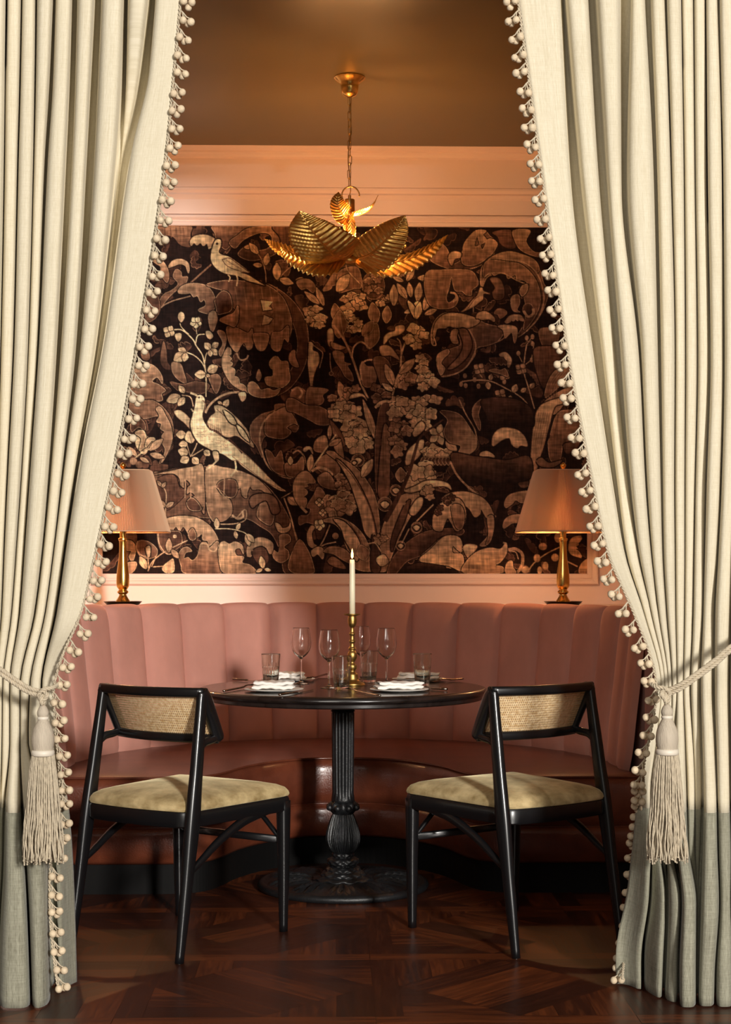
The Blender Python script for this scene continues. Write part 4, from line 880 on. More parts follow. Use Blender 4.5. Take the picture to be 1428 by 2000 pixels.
def make_chair(label, loc, fwd):
    t = thing('dining_chair', label, 'chair', loc, math.atan2(-fwd[0], fwd[1]), 'black cane-back dining chairs')
    B = M['black']
    for s in (-1, 1):
        p = cr([(s*.225, -.265, 0), (s*.2225, -.232, .2), (s*.219, -.196, .42), (s*.214, -.168, .60), (s*.209, -.143, .76), (s*.207, -.134, .816)], 8)
        l = mk('rear_leg', *tube(p, rlist([(.0145, .012), (.020, .0155), (.027, .0185), (.022, .0165), (.019, .0145), (.019, .015)], len(p)), 14, ref=(0, 1, 0), sq=2.6), B, t)
        mk('glide', *lathe([(.007, 0), (.0095, .001), (.0095, .004), (.006, .0045)], 16, (s*.225, -.265, -.0015)), M['steel'], l)
        p = cr([(s*.225, .265, 0), (s*.2265, .264, .2), (s*.2275, .262, .435)], 8)
        l = mk('front_leg', *tube(p, rlist([(.0135, .0125), (.018, .0165), (.023, .020)], len(p)), 14, ref=(0, 1, 0), sq=3.2), B, t)
        mk('glide', *lathe([(.007, 0), (.0095, .001), (.0095, .004), (.006, .0045)], 16, (s*.225, .265, -.0015)), M['steel'], l)
        # bowed side brace from under the seat rail to the rear leg
        p = cr([(s*.222, .235, .425), (s*.222, .14, .412), (s*.222, .04, .388), (s*.222, -.07, .345), (s*.221, -.15, .30), (s*.221, -.215, .262)], 8)
        mk('side_brace', *tube(p, rlist([(.022, .012), (.020, .012), (.015, .011), (.0125, .010), (.011, .009), (.008, .007)], len(p)), 12, ref=(0, 0, 1), sq=3), B, t)
        # side member of the backrest, dropping forward from the leg's top
        p = cr([(s*.207, -.137, .818), (s*.207, -.118, .79), (s*.206, -.086, .735), (s*.205, -.055, .675), (s*.205, -.048, .662)], 6)
        mk('back_stile', *tube(p, rlist([(.022, .015), (.026, .0155), (.022, .0145), (.021, .0145), (.015, .013)], len(p)), 12, ref=(0, 1, 0), sq=3), B, t)
        p = cr([(s*.213, -.168, .60), (s*.212, -.158, .635), (s*.209, -.13, .658), (s*.206, -.09, .664), (s*.205, -.056, .672)], 6)
        mk('fork_brace', *tube(p, rlist([(.008, .010), (.0135, .011), (.0135, .011), (.013, .011), (.012, .012)], len(p)), 10, ref=(0, 0, 1)), B, t)
        p = cr([(s*.08, .262, .412), (s*.13, .262, .385), (s*.18, .262, .34), (s*.215, .262, .306)], 6)
        mk('front_brace', *tube(p, rlist([(.010, .008), (.009, .007), (.009, .007), (.008, .006)], len(p)), 10, ref=(0, 1, 0), sq=3), B, t)
    bow = lambda x, d: d*(1-(x/.21)**2)
    xs = np.linspace(-.214, .214, 25)
    mk('top_rail', *tube([(x, -.137-bow(x, .045), .816) for x in xs], (.0155, .0125), 14, ref=(0, 0, 1), sq=3), B, t)
    xs = np.linspace(-.208, .208, 25)
    mk('bottom_rail', *tube([(x, -.055-bow(x, .045), .666) for x in xs], (.0155, .0125), 14, ref=(0, 0, 1), sq=3), B, t)
    nx_, nz_ = 30, 8; vs = []; uv = []
    g = grid(lambda u, v: (-.196+.392*u, -.058-.074*v-bow(-.196+.392*u, .045), .672+.140*v), nx_, nz_)
    uv = [(.40*(i % (nx_+1))/nx_, .15*(i//(nx_+1))/nz_) for i in range(len(g[0]))]
    mk('cane_panel', *g, M['cane'], t, uv=uv)
    # seat frame and cushion share one plan outline
    out = [tuple(v) for v in cr([(-.205, -.205), (-.12, -.228), (0, -.236), (.12, -.228), (.205, -.205), (.219, -.12), (.232, .06), (.242, .22), (.243, .262), (.225, .281), (.10, .288), (-.10, .288), (-.225, .281), (-.243, .262), (-.242, .22), (-.232, .06), (-.219, -.12)], 6, True)]
    n = len(out); cx, cy = 0, .03
    def ring(k, z): return [(cx+(x-cx)*k, cy+(y-cy)*k, z) for x, y in out]
    def stack(rs_, name, mt, cap=True):
        vs = []; fs = []
        for k, z in rs_: vs += ring(k, z)
        for j in range(len(rs_)-1):
            for i in range(n): a = j*n+i; b = j*n+(i+1) % n; fs.append((a, b, b+n, a+n))
        fs.append(tuple(range(n-1, -1, -1))); fs.append(tuple((len(rs_)-1)*n+i for i in range(n)))
        return mk(name, vs, fs, mt, t, sharp=40)
    stack([(.93, .40), (.985, .401), (1.0, .406), (1.0, .442), (.99, .449), (.95, .450)], 'seat_frame', B)
    stack([(.955, .448), (.995, .452), (1.005, .459), (.995, .468), (.96, .480), (.88, .490), (.75, .498), (.55, .506), (.3, .511), (.05, .512)], 'seat_cushion', M['olive'])
    mk('stretcher', *tube([(-.222, .262, .304), (.222, .262, .304)], (.013, .008), 12, ref=(0, 0, 1), sq=3), B, t)
    return t
RR = Vector((-.567, 4.81)); f1 = Vector((.555, .832)); q1 = RR+f1*.265+Vector((-.832, .555))*.225
fw = W(*f1); make_chair('black cane-back chair with olive velvet seat, left of the table', W(*q1), (fw.x, fw.y))
RR = Vector((.4645, 4.877)); f2 = Vector((-.58, .814)); q2 = RR+f2*.265+Vector((.814, .58))*.225
fw = W(*f2); make_chair('black cane-back chair with olive velvet seat, right of the table', W(*q2), (fw.x, fw.y))
# ---------------------------------------------------------------- table lamps on the ledge
def fabric_shade():
    m, nt, b = newmat('pleated_shade_silk'); out = nt.nodes['Material Output']
    d = N(nt, 'ShaderNodeBsdfDiffuse'); d.inputs[0].default_value = (*lin((214, 178, 146)), 1)
    tr = N(nt, 'ShaderNodeBsdfTranslucent'); tr.inputs[0].default_value = (*lin((226, 176, 130)), 1)
    ms = N(nt, 'ShaderNodeMixShader'); ms.inputs[0].default_value = .07
    nt.links.new(d.outputs[0], ms.inputs[1]); nt.links.new(tr.outputs[0], ms.inputs[2]); nt.links.new(ms.outputs[0], out.inputs[0]); return m
M['shade'] = fabric_shade()
def make_lamp(label, px):
    D = 6.9; p = PX(px, 7.08); t = thing('table_lamp', label, 'lamp', (p.x, p.y, 1.0455), 0, 'brass table lamps on the ledge'); t.scale = (1.026,)*3
    s = D/F; z = lambda py: (1183-py)*s
    mk('base_dish', *lathe([(0, 0), (.062, 0), (.066, .002), (.083, .019), (.084, .0205), (.081, .0205), (.066, .008), (.03, .007), (0, .007)], 64), M['darkbrass'], t, sharp=40)
    pr = [(.03, .008), (.034, .012), (.031, .022), (.022, .036), (.0165, .046), (.016, .052), (.022, .056), (.0245, .061), (.022, .066), (.017, .07), (.022, .078), (.027, .088), (.0285, .105), (.0275, .135), (.024, .165), (.019, .20), (.0165, .23), (.0155, .262), (.0165, .282), (.0195, .288)]
    mk('baluster', *lathe([tuple(v) for v in cr(pr, 4)], 48), M['brass'], t)
    mk('collar', *lathe([(.0195, .288), (.0195, .296), (.0135, .298), (.0135, .318), (.018, .326), (.0185, .332), (.008, .334), (.008, .37)], 40), M['brass'], t, sharp=40)
    zb = z(1038); zt = z(919)
    def outline(hw, hd, c, n=320):
        P = [(-hw+c, -hd), (hw-c, -hd), (hw, -hd+c), (hw, hd-c), (hw-c, hd), (-hw+c, hd), (-hw, hd-c), (-hw, -hd+c)]
        L = []; 
        for i in range(8):
            a, b = P[i], P[(i+1) % 8]; k = {0: 58, 1: 9, 2: 44, 3: 9, 4: 58, 5: 9, 6: 44, 7: 9}[i]*3
            for j in range(k): f = j/k; L.append((a[0]+(b[0]-a[0])*f, a[1]+(b[1]-a[1])*f))
        return L
    lo, hi = outline(.195, .14, .032), outline(.119, .085, .018); n = len(lo)
    def pl(P, j):
        x, y = P; r = math.hypot(x, y); k = (1+.0042/r*(1, -1, -1)[j % 3]); return x*k, y*k
    vs = []; fs = []; rows = 6
    for i in range(rows+1):
        f = i/rows
        for j in range(n):
            a = pl(lo[j], j); b = pl(hi[j], j); vs.append((a[0]+(b[0]-a[0])*f, a[1]+(b[1]-a[1])*f, zb+(zt-zb)*f))
    for i in range(rows):
        for j in range(n): a = i*n+j; b = i*n+(j+1) % n; fs.append((a, b, b+n, a+n))
    sh_ = mk('lamp_shade', vs, fs, M['shade'], t, smooth=False)
    for P, zc in ((lo, zb), (hi, zt)):
        mk('shade_trim', *tube([(x*1.008, y*1.008, zc) for x, y in P[::6]], .0028, 6, closed=True, ref=(0, 0, 1)), M['shade'], sh_)
    mk('harp', *tube(cr([(0, -.012, .335), (0, -.05, .38), (0, -.055, .47), (0, -.03, .56), (0, 0, zt-.004)], 6)+cr([(0, 0, zt-.004), (0, .03, .56), (0, .055, .47), (0, .05, .38), (0, .012, .335)], 6), .002, 6), M['brass'], t)
    mk('spider', *tube([(-.117, 0, zt-.003), (.117, 0, zt-.003)], .002, 6), M['brass'], t)
    mk('finial', *lathe([(.0, zt-.002), (.008, zt), (.006, zt+.008), (.0095, zt+.013), (.013, zt+.022), (.0135, zt+.028), (.009, zt+.031), (.006, zt+.035), (0, zt+.037)], 24), M['brass'], t)
    mk('bulb', *lathe([(0, .335), (.010, .337), (.012, .35), (.021, .37), (.024, .385), (.020, .402), (.010, .412), (0, .414)], 24), M['bulb'], t)
    l = point('lamp_light', (p.x, p.y, 1.0455+.43), 6.0, (1.0, .50, .20), .012); l.location = (p.x-.045, p.y-.0, 1.0455+.362)
    return t
make_lamp('brass table lamp with pleated cream shade beside the left curtain', 240)
make_lamp('brass table lamp with pleated tan shade beside the right curtain', 1100)

# ---------------------------------------------------------------- palm leaf pendant
def make_chandelier():
    D = 6.52; p = PX(683, D); t = thing('pendant_light', 'gilded palm leaf pendant light hanging on a chain', 'chandelier', (p.x, p.y, 2.45))
    G = M['gold']; s = D/F
    zt = ZC-2.45
    mk('canopy', *lathe([(0, zt), (.064, zt), (.065, zt-.004), (.058, zt-.012), (.044, zt-.022), (.037, zt-.034), (.0375, zt-.04), (.0365, zt-.046), (.034, zt-.062), (.026, zt-.075), (.012, zt-.08), (.008, zt-.083), (0, zt-.083)], 64), M['brass'], t, sharp=45)
    # chain: each link a real ring
    z = zt-.078; zb = .335; L = .042; k = 0; n = int((z-zb)/(L*.80))
    for k in range(n+1):
        c = z-L/2-k*(z-zb-L)/n; a = (k % 2)*math.pi/2+.5; pts = []
        for i in range(20):
            q = 2*math.pi*i/20; x = .0075*math.cos(q); zz_ = math.sin(q)*.008+math.copysign(L/2-.010, math.sin(q)); pts.append((x*math.cos(a)+.002*math.sin(k*1.7), x*math.sin(a), c+zz_))
        mk('chain_link', *tube(pts, .0016, 6, closed=True), M['oldbrass'], t)
    mk('flex', *tube(cr([(.0, .0, zt-.08), (.006, .002, zt-.2), (-.006, 0, zt-.33), (.004, 0, zt-.45), (0, 0, .30)], 8), .002, 6), M['oldbrass'], t)
    mk('socket', *lathe([(0, .30), (.006, .30), (.006, .285), (.02, .283), (.021, .278), (.021, .235), (.018, .23), (0, .228)], 32), G, t, sharp=40)
    mk('stem', *lathe([tuple(v) for v in cr([(.012, .235), (.013, .2), (.010, .15), (.014, .10), (.022, .06), (.034, .035), (.03, .02), (.0, .012)], 4)], 32), G, t)
    def leaf_mesh(cl, wd, nrib=17, cup=.25, nu=102, nv=10, ridge=.006, up=Vector((0, 0, 1)), th=0, taper=.75, saw=.03, wv=None, side=None, shear=0):
        "pleated palm leaf: cl = centre line points (base to tip), wd = half width"
        C = [Vector(v) for v in cr(cl, 12)]; m = len(C); vs = []; fs = []
        for i in range(nu+1):
            u = i/nu; q = u*(m-1); a = min(int(q), m-2); f = q-a; c = C[a].lerp(C[a+1], f); tn = (C[a+1]-C[a]).normalized()
            sd = side if side is not None else tn.cross(up if wv is None else wv).normalized(); nn = sd.cross(tn).normalized()
            for j in range(-nv, nv+1):
                v = j/nv; uu = min(1.0, u+.10*abs(v)*0)
                w = wd*(u+.02)**.5*max(0, 1-u)**.95/.392
                ph = (u*nrib-abs(v)*2.2*w/wd)
                tr_ = abs((ph % 1)-.5)*2
                edge = 1+saw*(tr_-.5)*2*(abs(v) > .98)
                q2 = c+sd*(w*v*edge)+nn*(cup*w*v*v+ridge*(tr_-.5)*min(1, abs(v)*5)*min(1, w/wd*1.5))-tn*(v*shear*w)
                vs.append(q2)
        k = 2*nv+1
        for i in range(nu):
            for j in range(2*nv): a = i*k+j; fs.append((a, a+1, a+k+1, a+k))
        return vs, fs, C
    def leaf(cl, side, wd, cup=.25, shear=0):
        side = Vector(side).normalized(); C0 = [Vector(c) for c in cl]; up = side.cross((C0[-1]-C0[0]).normalized())
        vs, fs, C = leaf_mesh(cl, wd, up=up, cup=cup, nrib=16, ridge=.0115, side=side, shear=shear)
        o = mk('palm_leaf', vs, fs, G, t); md = o.modifiers.new('thick', 'SOLIDIFY'); md.thickness = .0012
        mk('midrib', *tube(C, rlist([.0045, .0035, .0012], len(C)), 8), G, o)
    # camera-left front, camera-right front, far right, low left, far left, and two at the back
    leaf([(-.02, -.03, .03), (-.065, -.12, .03), (-.12, -.19, .072), (-.17, -.235, .128), (-.202, -.25, .178)], (.85, -.25, .46), .112, -.2, .42)
    leaf([(.03, -.02, .035), (.085, -.08, .043), (.14, -.13, .085), (.19, -.165, .135), (.222, -.175, .179)], (.6, .3, -.68), .085, .2, -.4)
    leaf([(.02, .0, .035), (.12, -.02, .015), (.24, -.01, .035), (.34, .02, .09), (.41, .05, .150)], (-.15, .75, .65), .075)
    leaf([(-.02, -.02, .035), (-.10, -.07, .005), (-.19, -.10, .01), (-.26, -.10, .04), (-.285, -.10, .068)], (.1, -.72, -.68), .068)
    leaf([(-.03, .03, .045), (-.12, .10, .045), (-.22, .15, .07), (-.31, .17, .115), (-.358, .17, .155)], (.2, .7, .65), .060)
    leaf([(.02, .04, .045), (.08, .12, .045), (.15, .20, .075), (.20, .25, .12), (.22, .27, .165)], (.85, -.5, .15), .10)
    leaf([(-.01, .04, .045), (-.04, .14, .05), (-.07, .24, .09), (-.09, .30, .14), (-.10, .32, .18)], (.95, .3, .1), .09)
    # small leaves round the stem
    def small(cl, wd, wv, cup=.3, nrib=13, ridge=.004):
        vs, fs, C = leaf_mesh(cl, wd, nrib=nrib, cup=cup, nu=78, ridge=ridge, wv=Vector(wv), saw=.04)
        o = mk('small_leaf', vs, fs, G, t); md = o.modifiers.new('thick', 'SOLIDIFY'); md.thickness = .001
        mk('midrib', *tube(C, rlist([.003, .001], len(C)), 6), G, o)
    small([(-.006, -.012, .20), (-.03, -.034, .215), (-.05, -.05, .255), (-.046, -.04, .305)], .042, (0, -1, .2), .35)
    small([(.006, -.01, .215), (.05, -.02, .222), (.09, -.02, .245), (.118, -.01, .30)], .032, (-.25, .1, 1), .2)
    arc = [(.004+.036*math.cos(a), .0, .300+.036*math.sin(a)) for a in np.linspace(R(-8), R(215), 30)]
    mk('hanging_ring', *tube(arc, [((.0055 if i % 3 else .0075), .003) for i in range(30)], 8, ref=(0, 1, 0), sq=3), M['oldbrass'], t)
    for az in (-100, -20, 60, 150):
        a = R(az); d = Vector((math.cos(a), math.sin(a), 0))
        small([d*.012+Vector((0, 0, .215)), d*.014+Vector((0, 0, .16)), d*.022+Vector((0, 0, .10)), d*.05+Vector((0, 0, .05))], .026, (d.x, d.y, .2), -.4, 12, .003)
    for az in (-170, -10, 80):
        a = R(az); x, y = .11*math.cos(a), .11*math.sin(a)
        b = mk('bulb', *sphere((x, y, .085), .017, 14, 10, 1.3), M['bulb'], t)
        mk('bulb_holder', *tube([(x*.15, y*.15, .03), (x*.6, y*.6, .03), (x, y, .045), (x, y, .066)], .006, 8), G, t)
        point('pendant_bulb', (p.x+x, p.y+y, 2.45+.125), 9.5, (1.0, .52, .20), .02)
    return t
make_chandelier()

# ---------------------------------------------------------------- things on the table
TZ = .7605
def on_table(px, D): return PX(px, D, TZ)
def wine_glass(label, px, D):
    t = thing('wine_glass', label, 'wine glass', on_table(px, D), 0, 'wine glasses on the table')
    ou = [tuple(v) for v in cr([(.0325, 0), (.032, .0018), (.018, .0042), (.006, .010), (.0038, .022), (.0034, .06), (.0042, .092), (.010, .102), (.024, .114), (.035, .132), (.0395, .15), (.0385, .175), (.034, .205), (.0318, .2155)], 4)]+[(.0316, .2166), (.0312, .2171), (.0308, .2166)]
    i_ = [(.0308, .2155), (.033, .205), (.0375, .175), (.0384, .15), (.034, .133), (.0225, .1165), (.010, .1065), (0, .104)]
    mk('bowl_and_stem', *lathe(ou+i_, 40), M['glass'], t)
    return t
wine_glass('wine glass standing leftmost, behind the front left plate', 588, 6.16)
wine_glass('wine glass between the leftmost wine glass and the candlestick', 643, 5.93)
wine_glass('wine glass standing directly behind the brass candlestick', 705, 6.36)
wine_glass('wine glass standing rightmost, behind the front right plate', 755, 6.13)
def tumbler(label, px, D):
    t = thing('tumbler', label, 'tumbler', on_table(px, D), 0, 'ribbed tumblers on the table')
    def rib(r, z, a): return (r*(1-.045*abs(math.sin(10*a))) if .006 < z < .075 and r > .025 else r, z)
    ou = [(0, 0), (.024, 0), (.0255, .002), (.0275, .012), (.030, .035), (.0325, .07), (.0335, .08), (.0360, .121)]
    ou2 = [ou[0], ou[1], ou[2]]+[tuple(v) for v in cr(ou[3:], 6)]+[(.0361, .1228), (.0356, .1240), (.0350, .1240), (.0346, .1228)]
    i_ = [(.0345, .121), (.0335, .10), (.0322, .08), (.030, .05), (.0275, .020), (.022, .0115), (0, .010)]
    mk('body', *lathe(ou2+i_, 80, fn=rib), M['tumbler'], t)
    return t
tumbler('ribbed glass tumbler behind the napkin of the front left plate', 529, 6.0)
tumbler('ribbed glass tumbler left of the candlestick foot', 667, 5.84)
tumbler('ribbed glass tumbler right behind the candlestick', 721, 6.24)
tumbler('ribbed glass tumbler at the right, behind the front right plate', 825, 6.02)
def plate(label, px, D):
    t = thing('side_plate', label, 'plate', on_table(px, D), 0, 'white side plates')
    mk('dish', *lathe([(0, .001), (.060, .001), (.061, 0), (.065, 0), (.067, .0015), (.10, .0055), (.107, .0075), (.108, .0086), (.107, .0092), (.10, .0085), (.075, .0062), (.068, .0058), (0, .0056)], 72), M['porcelain'], t, sharp=50)
    return t
P1 = plate('white plate at the front left of the table', 535, 5.76); P2 = plate('white plate at the front right of the table', 780, 5.76)
P3 = plate('white plate at the back left of the table', 563, 6.34); P4 = plate('white plate at the back right of the table', 818, 6.34)
def napkin(label, base, w, d, h, rz, skew=0, layers=4):
    p = base.location; t = MB(); r = random.Random(int(w*1e4)+int(p.x*100))
    th = h/layers
    for k in range(layers):
        ww = w*(1-.02*k)-r.random()*.008; dd = d-r.random()*.008; z0 = .0096+k*th; ox = (r.random()-.5)*.008; n1, n2 = 22, 8
        def S(u, v, z0=z0, ww=ww, dd=dd, ox=ox, k=k):
            x = (u-.5)*ww+ox+skew*k*.004; y = (v-.5)*dd
            return x, y, z0
        # each fold: a rounded closed slab with gentle sag and ripples
        def T_(u, a, ww=ww, dd=dd, z0=z0, ox=ox, k=k):
            x = (u-.5)*ww+ox; ca, sa = math.cos(2*math.pi*a), math.sin(2*math.pi*a)
            e = min(1, (min(u, 1-u)*18+.15)**.5)
            y = math.copysign(abs(ca)**.25, ca)*dd/2*(.97+.03*e); zz_ = math.copysign(abs(sa)**.7, sa)*th*.56*e
            wv = .0022*math.sin(u*9+k*2+y*60)+.0012*math.sin(u*31+k)+.003*((u-.5)*2)**4*(k/layers)
            return (x, y, z0+th/2+zz_+wv)
        t.add(grid(T_, 26, 24))
    o = t.build('napkin', M['napkin']); o.location = p; o.rotation_euler = (0, 0, rz)
    return tag(o, label, 'napkin', 'folded white napkins')
napkin('folded white napkin on the front left plate', P1, .155, .085, .026, -.05, 1, 2)
napkin('folded white napkin on the front right plate', P2, .175, .075, .024, .22, -1, 2)
napkin('folded white napkin on the back left plate', P3, .13, .08, .024, .1, 1, 2)
napkin('folded white napkin on the back right plate', P4, .17, .075, .022, -.12, 1, 2)
def fork(label, a, b):
    "a = tine end, b = handle end, room points on the table"
    a, b = Vector(a), Vector(b); d = b-a; L = d.length
    t = thing('fork', label, 'fork', (a.x, a.y, TZ+.001), math.atan2(d.y, d.x), 'table forks')
    mk('handle', *tube(cr([(.075, 0, .010), (.11, 0, .009), (.15, 0, .005), (L, 0, .0045)], 8), rlist([(.0025, .003), (.0028, .0035), (.0035, .0045), (.004, .0055)], 25), 10, ref=(0, 0, 1)), M['steel'], t)
    pal = grid(lambda u, v: (.045+.036*u, (v-.5)*(.024*(1-u**2*.85)), .006+.005*math.sin(u*2.6)+.002*abs(v-.5)), 10, 6)
    o = mk('palm', *pal, M['steel'], t); o.modifiers.new('thick', 'SOLIDIFY').thickness = .0016
    for k in range(4):
        y = (k-1.5)*.0065; mk('tine', *tube(cr([(.05, y, .007), (.03, y*.98, .0045), (.012, y*.95, .004), (0, y*.95, .006)], 4), rlist([.0015, .0007], 13), 6), M['steel'], t)
    return t
def knife(label, a, b):
    a, b = Vector(a), Vector(b); d = b-a; L = d.length
    t = thing('knife', label, 'knife', (a.x, a.y, TZ+.001), math.atan2(d.y, d.x), 'table knives')
    mk('blade', *grid(lambda u, v: ((L*.5)*u, (v-.35)*.018*min(1, (u*3+.02))**.5, .003+.0006*math.cos(v*3)), 16, 3), M['steel'], t).modifiers.new('thick', 'SOLIDIFY').thickness = .0012
    mk('handle', *tube([(L*.5, 0, .004), (L*.56, 0, .0045), (L*.8, 0, .0055), (L, 0, .006)], rlist([(.0025, .0035), (.0035, .0045), (.0045, .006)], 4), 10, ref=(0, 0, 1)), M['steel'], t)
    return t
zq = lambda py: (EYE-.765)*F/(py-1125.0)
pt = lambda px, py: PX(px, zq(py), 0)
fork('fork lying left of the front left plate', pt(500, 1338), pt(437, 1350))
knife('knife lying right of the front left plate', pt(612, 1346), pt(546, 1358))
knife('knife lying behind the front left plate, left of a tumbler', pt(512, 1330), pt(456, 1327))
fork('fork lying beside the back left plate near the leftmost wine glass', pt(598, 1328), pt(638, 1317))
fork('fork lying left of the front right plate, by the candlestick', pt(672, 1345), pt(742, 1359))
knife('knife lying right of the front right plate', pt(812, 1343), pt(873, 1347))
fork('fork lying right of the rightmost tumbler', pt(842, 1332), pt(904, 1326))
# candlestick and candle
cs = thing('candlestick', 'turned brass candlestick holding a lit candle', 'candlestick', on_table(688, 6.08))
pr = [(0, 0), (.046, 0), (.048, .003), (.046, .008), (.034, .014), (.026, .020), (.023, .030), (.021, .042), (.014, .050), (.012, .056), (.0165, .062), (.018, .07), (.0165, .078), (.011, .084), (.010, .09), (.016, .10), (.0185, .112), (.017, .124), (.011, .134), (.0155, .14), (.011, .147), (.0095, .16), (.013, .168), (.0095, .176), (.0085, .19), (.0125, .197), (.0085, .205), (.008, .22), (.012, .226), (.0165, .236), (.0175, .248), (.0165, .262), (.014, .268)]
mk('turned_stem', *lathe([tuple(v) for v in cr(pr, 4)], 48), M['oldbrass'], cs)
mk('drip_dish', *lathe([(0, .266), (.014, .266), (.031, .2705), (.0325, .273), (.031, .2745), (.013, .2715), (0, .2715)], 40), M['oldbrass'], cs)
cl = on_table(688, 6.08); cz = TZ+.2717
ca = thing('candle', 'lit ivory taper candle in the brass candlestick', 'candle', (cl.x, cl.y, cz))
mk('wax', *lathe([(0, 0), (.0115, 0), (.0112, .10), (.0105, .19), (.0092, .2085), (.007, .211), (.004, .209), (0, .208)], 32), M['wax'], ca)
mk('wick', *tube(cr([(0, 0, .207), (.0005, 0, .215), (.002, 0, .222)], 4), .0009, 6), M['wick'], ca)
mk('flame', *lathe([(0, .214), (.003, .217), (.0048, .224), (.0045, .233), (.0025, .243), (.0008, .251), (0, .254)], 20), M['flame'], ca)
point('candle_light', (cl.x, cl.y, cz+.268), 1.2, (1.0, .55, .22), .008)
# ---------------------------------------------------------------- curtains
DF = 4.38
def zrow(py): return EYE-(py-1125)/F*DF
for nm, x0, x1 in (('wall_front_left', XL-.1, AX-1.18), ('wall_front_right', AX+1.18, XR+.1)):
    struct(nm, box(x0, x1, 4.62, 4.75, 0, ZC), M['blush'], smooth=False)
def interp_rows(rows):
    ys = sorted(rows); A = np.array([rows[y] for y in ys], float); ys = np.array(ys, float)
    sl = np.zeros_like(A); d = np.diff(A, axis=0)/np.diff(ys)[:, None]
    sl[1:-1] = np.where(d[1:]*d[:-1] > 0, 2*d[1:]*d[:-1]/(d[1:]+d[:-1]+1e-12*np.sign(d[1:]+d[:-1]+1e-30)), 0); sl[0] = d[0]; sl[-1] = d[-1]
    def f(y):
        y = min(max(y, ys[0]-400), ys[-1]+60)
        if y <= ys[0]: return A[0]+sl[0]*(y-ys[0])*.6
        if y >= ys[-1]: return A[-1]
        k = int(np.searchsorted(ys, y)-1); h = ys[k+1]-ys[k]; t = (y-ys[k])/h
        return A[k]*(2*t**3-3*t**2+1)+sl[k]*h*(t**3-2*t**2+t)+A[k+1]*(-2*t**3+3*t**2)+sl[k+1]*h*(t**3-t**2)
    return f
def make_curtain(label, rows, lead, front, outer):
    """rows: picture row -> fold boundaries [start, end0, start1, end1, ...]; lead: 1 when the leading hem is at the last value, -1 when at the first"""
    t = thing('curtain', label, 'curtain', (PX(outer, 4.4).x, PX(outer, 4.4).y, 0), 0, 'cream tied-back curtains')
    base = t.location.copy()
    f = interp_rows(rows); nf = len(next(iter(rows.values())))//2; ns = 12
    rnd = random.Random(5+lead); ph = [rnd.random()*6.28 for _ in range(nf)]; amp = [.85+.3*rnd.random() for _ in range(nf)]
    def section(py, z):
        b = f(py); out = []
        for k in range(nf):
            L, Rr = b[2*k], b[2*k+1]; w = max(.5, Rr-L)*DF/F
            A = min(.165, .002+w*2.8*amp[k]); 
            end = (k == nf-1 and lead > 0) or (k == 0 and lead < 0)
            for i in range(ns):
                q = i/(ns-1)
                if end: q2 = q*.56 if lead > 0 else 1-(1-q)*.56
                else: q2 = q
                pr = (max(0, 1-abs(2*q2-1)**(14 if end else 3.6)))**(1/2.8)
                xp = L+(Rr-L)*(q-.035*math.sin(2*math.pi*q)*(0 if end else 1))
                D = front(xp, py)+.165-A*pr+.003*math.sin(z*5+ph[k])+.006*math.sin(z*2.1+ph[k]*2)*(1 if w > .02 else 0)
                p = PX(xp, D, z)-base; p.z = z
                out.append(p)
        return out
    zs_all = sorted(set([round(v, 4) for v in list(np.linspace(3.19, .525, 74))+list(np.linspace(.525, .004, 22))]), reverse=True)
    def py_of(z): return 1125+(EYE-z)*F/DF
    top = section(py_of(1.9), 1.9); us = [0.0]
    for a, b in zip(top, top[1:]): us.append(us[-1]+(b-a).length)
    for nm, mt, za, zb in (('curtain_panel', M['cream'], 3.3, .5249), ('hem_border', M['grey'], .5251, 0)):
        zs = [z for z in zs_all if za > z >= zb-1e-3]; 
        if nm == 'hem_border': zs = [z for z in zs_all if z <= .5251]
        vs = []; uv = []; fs = []; n = len(us)
        for z in zs:
            s_ = section(py_of(z), z); vs += s_; uv += [(u_, z) for u_ in us]
        for i in range(len(zs)-1):
            for j in range(n-1): a = i*n+j; fs.append((a, a+n, a+n+1, a+1))
        o = mk(nm, vs, fs, mt, t, uv=uv); md = o.modifiers.new('thick', 'SOLIDIFY'); md.thickness = .003; md.offset = 0
    return t, f, base, section, py_of
frontL = lambda xp, py: 4.335+smooth01((py-1400)/350)*(-.03+.26*smooth01((xp-70)/90))-.01*smooth01((py-1200)/150)*(1-smooth01((py-1400)/200))
frontR = lambda xp, py: 4.335+smooth01((py-1400)/350)*(-.04+.26*smooth01((1330-xp)/120))
g = lambda *a: list(a)
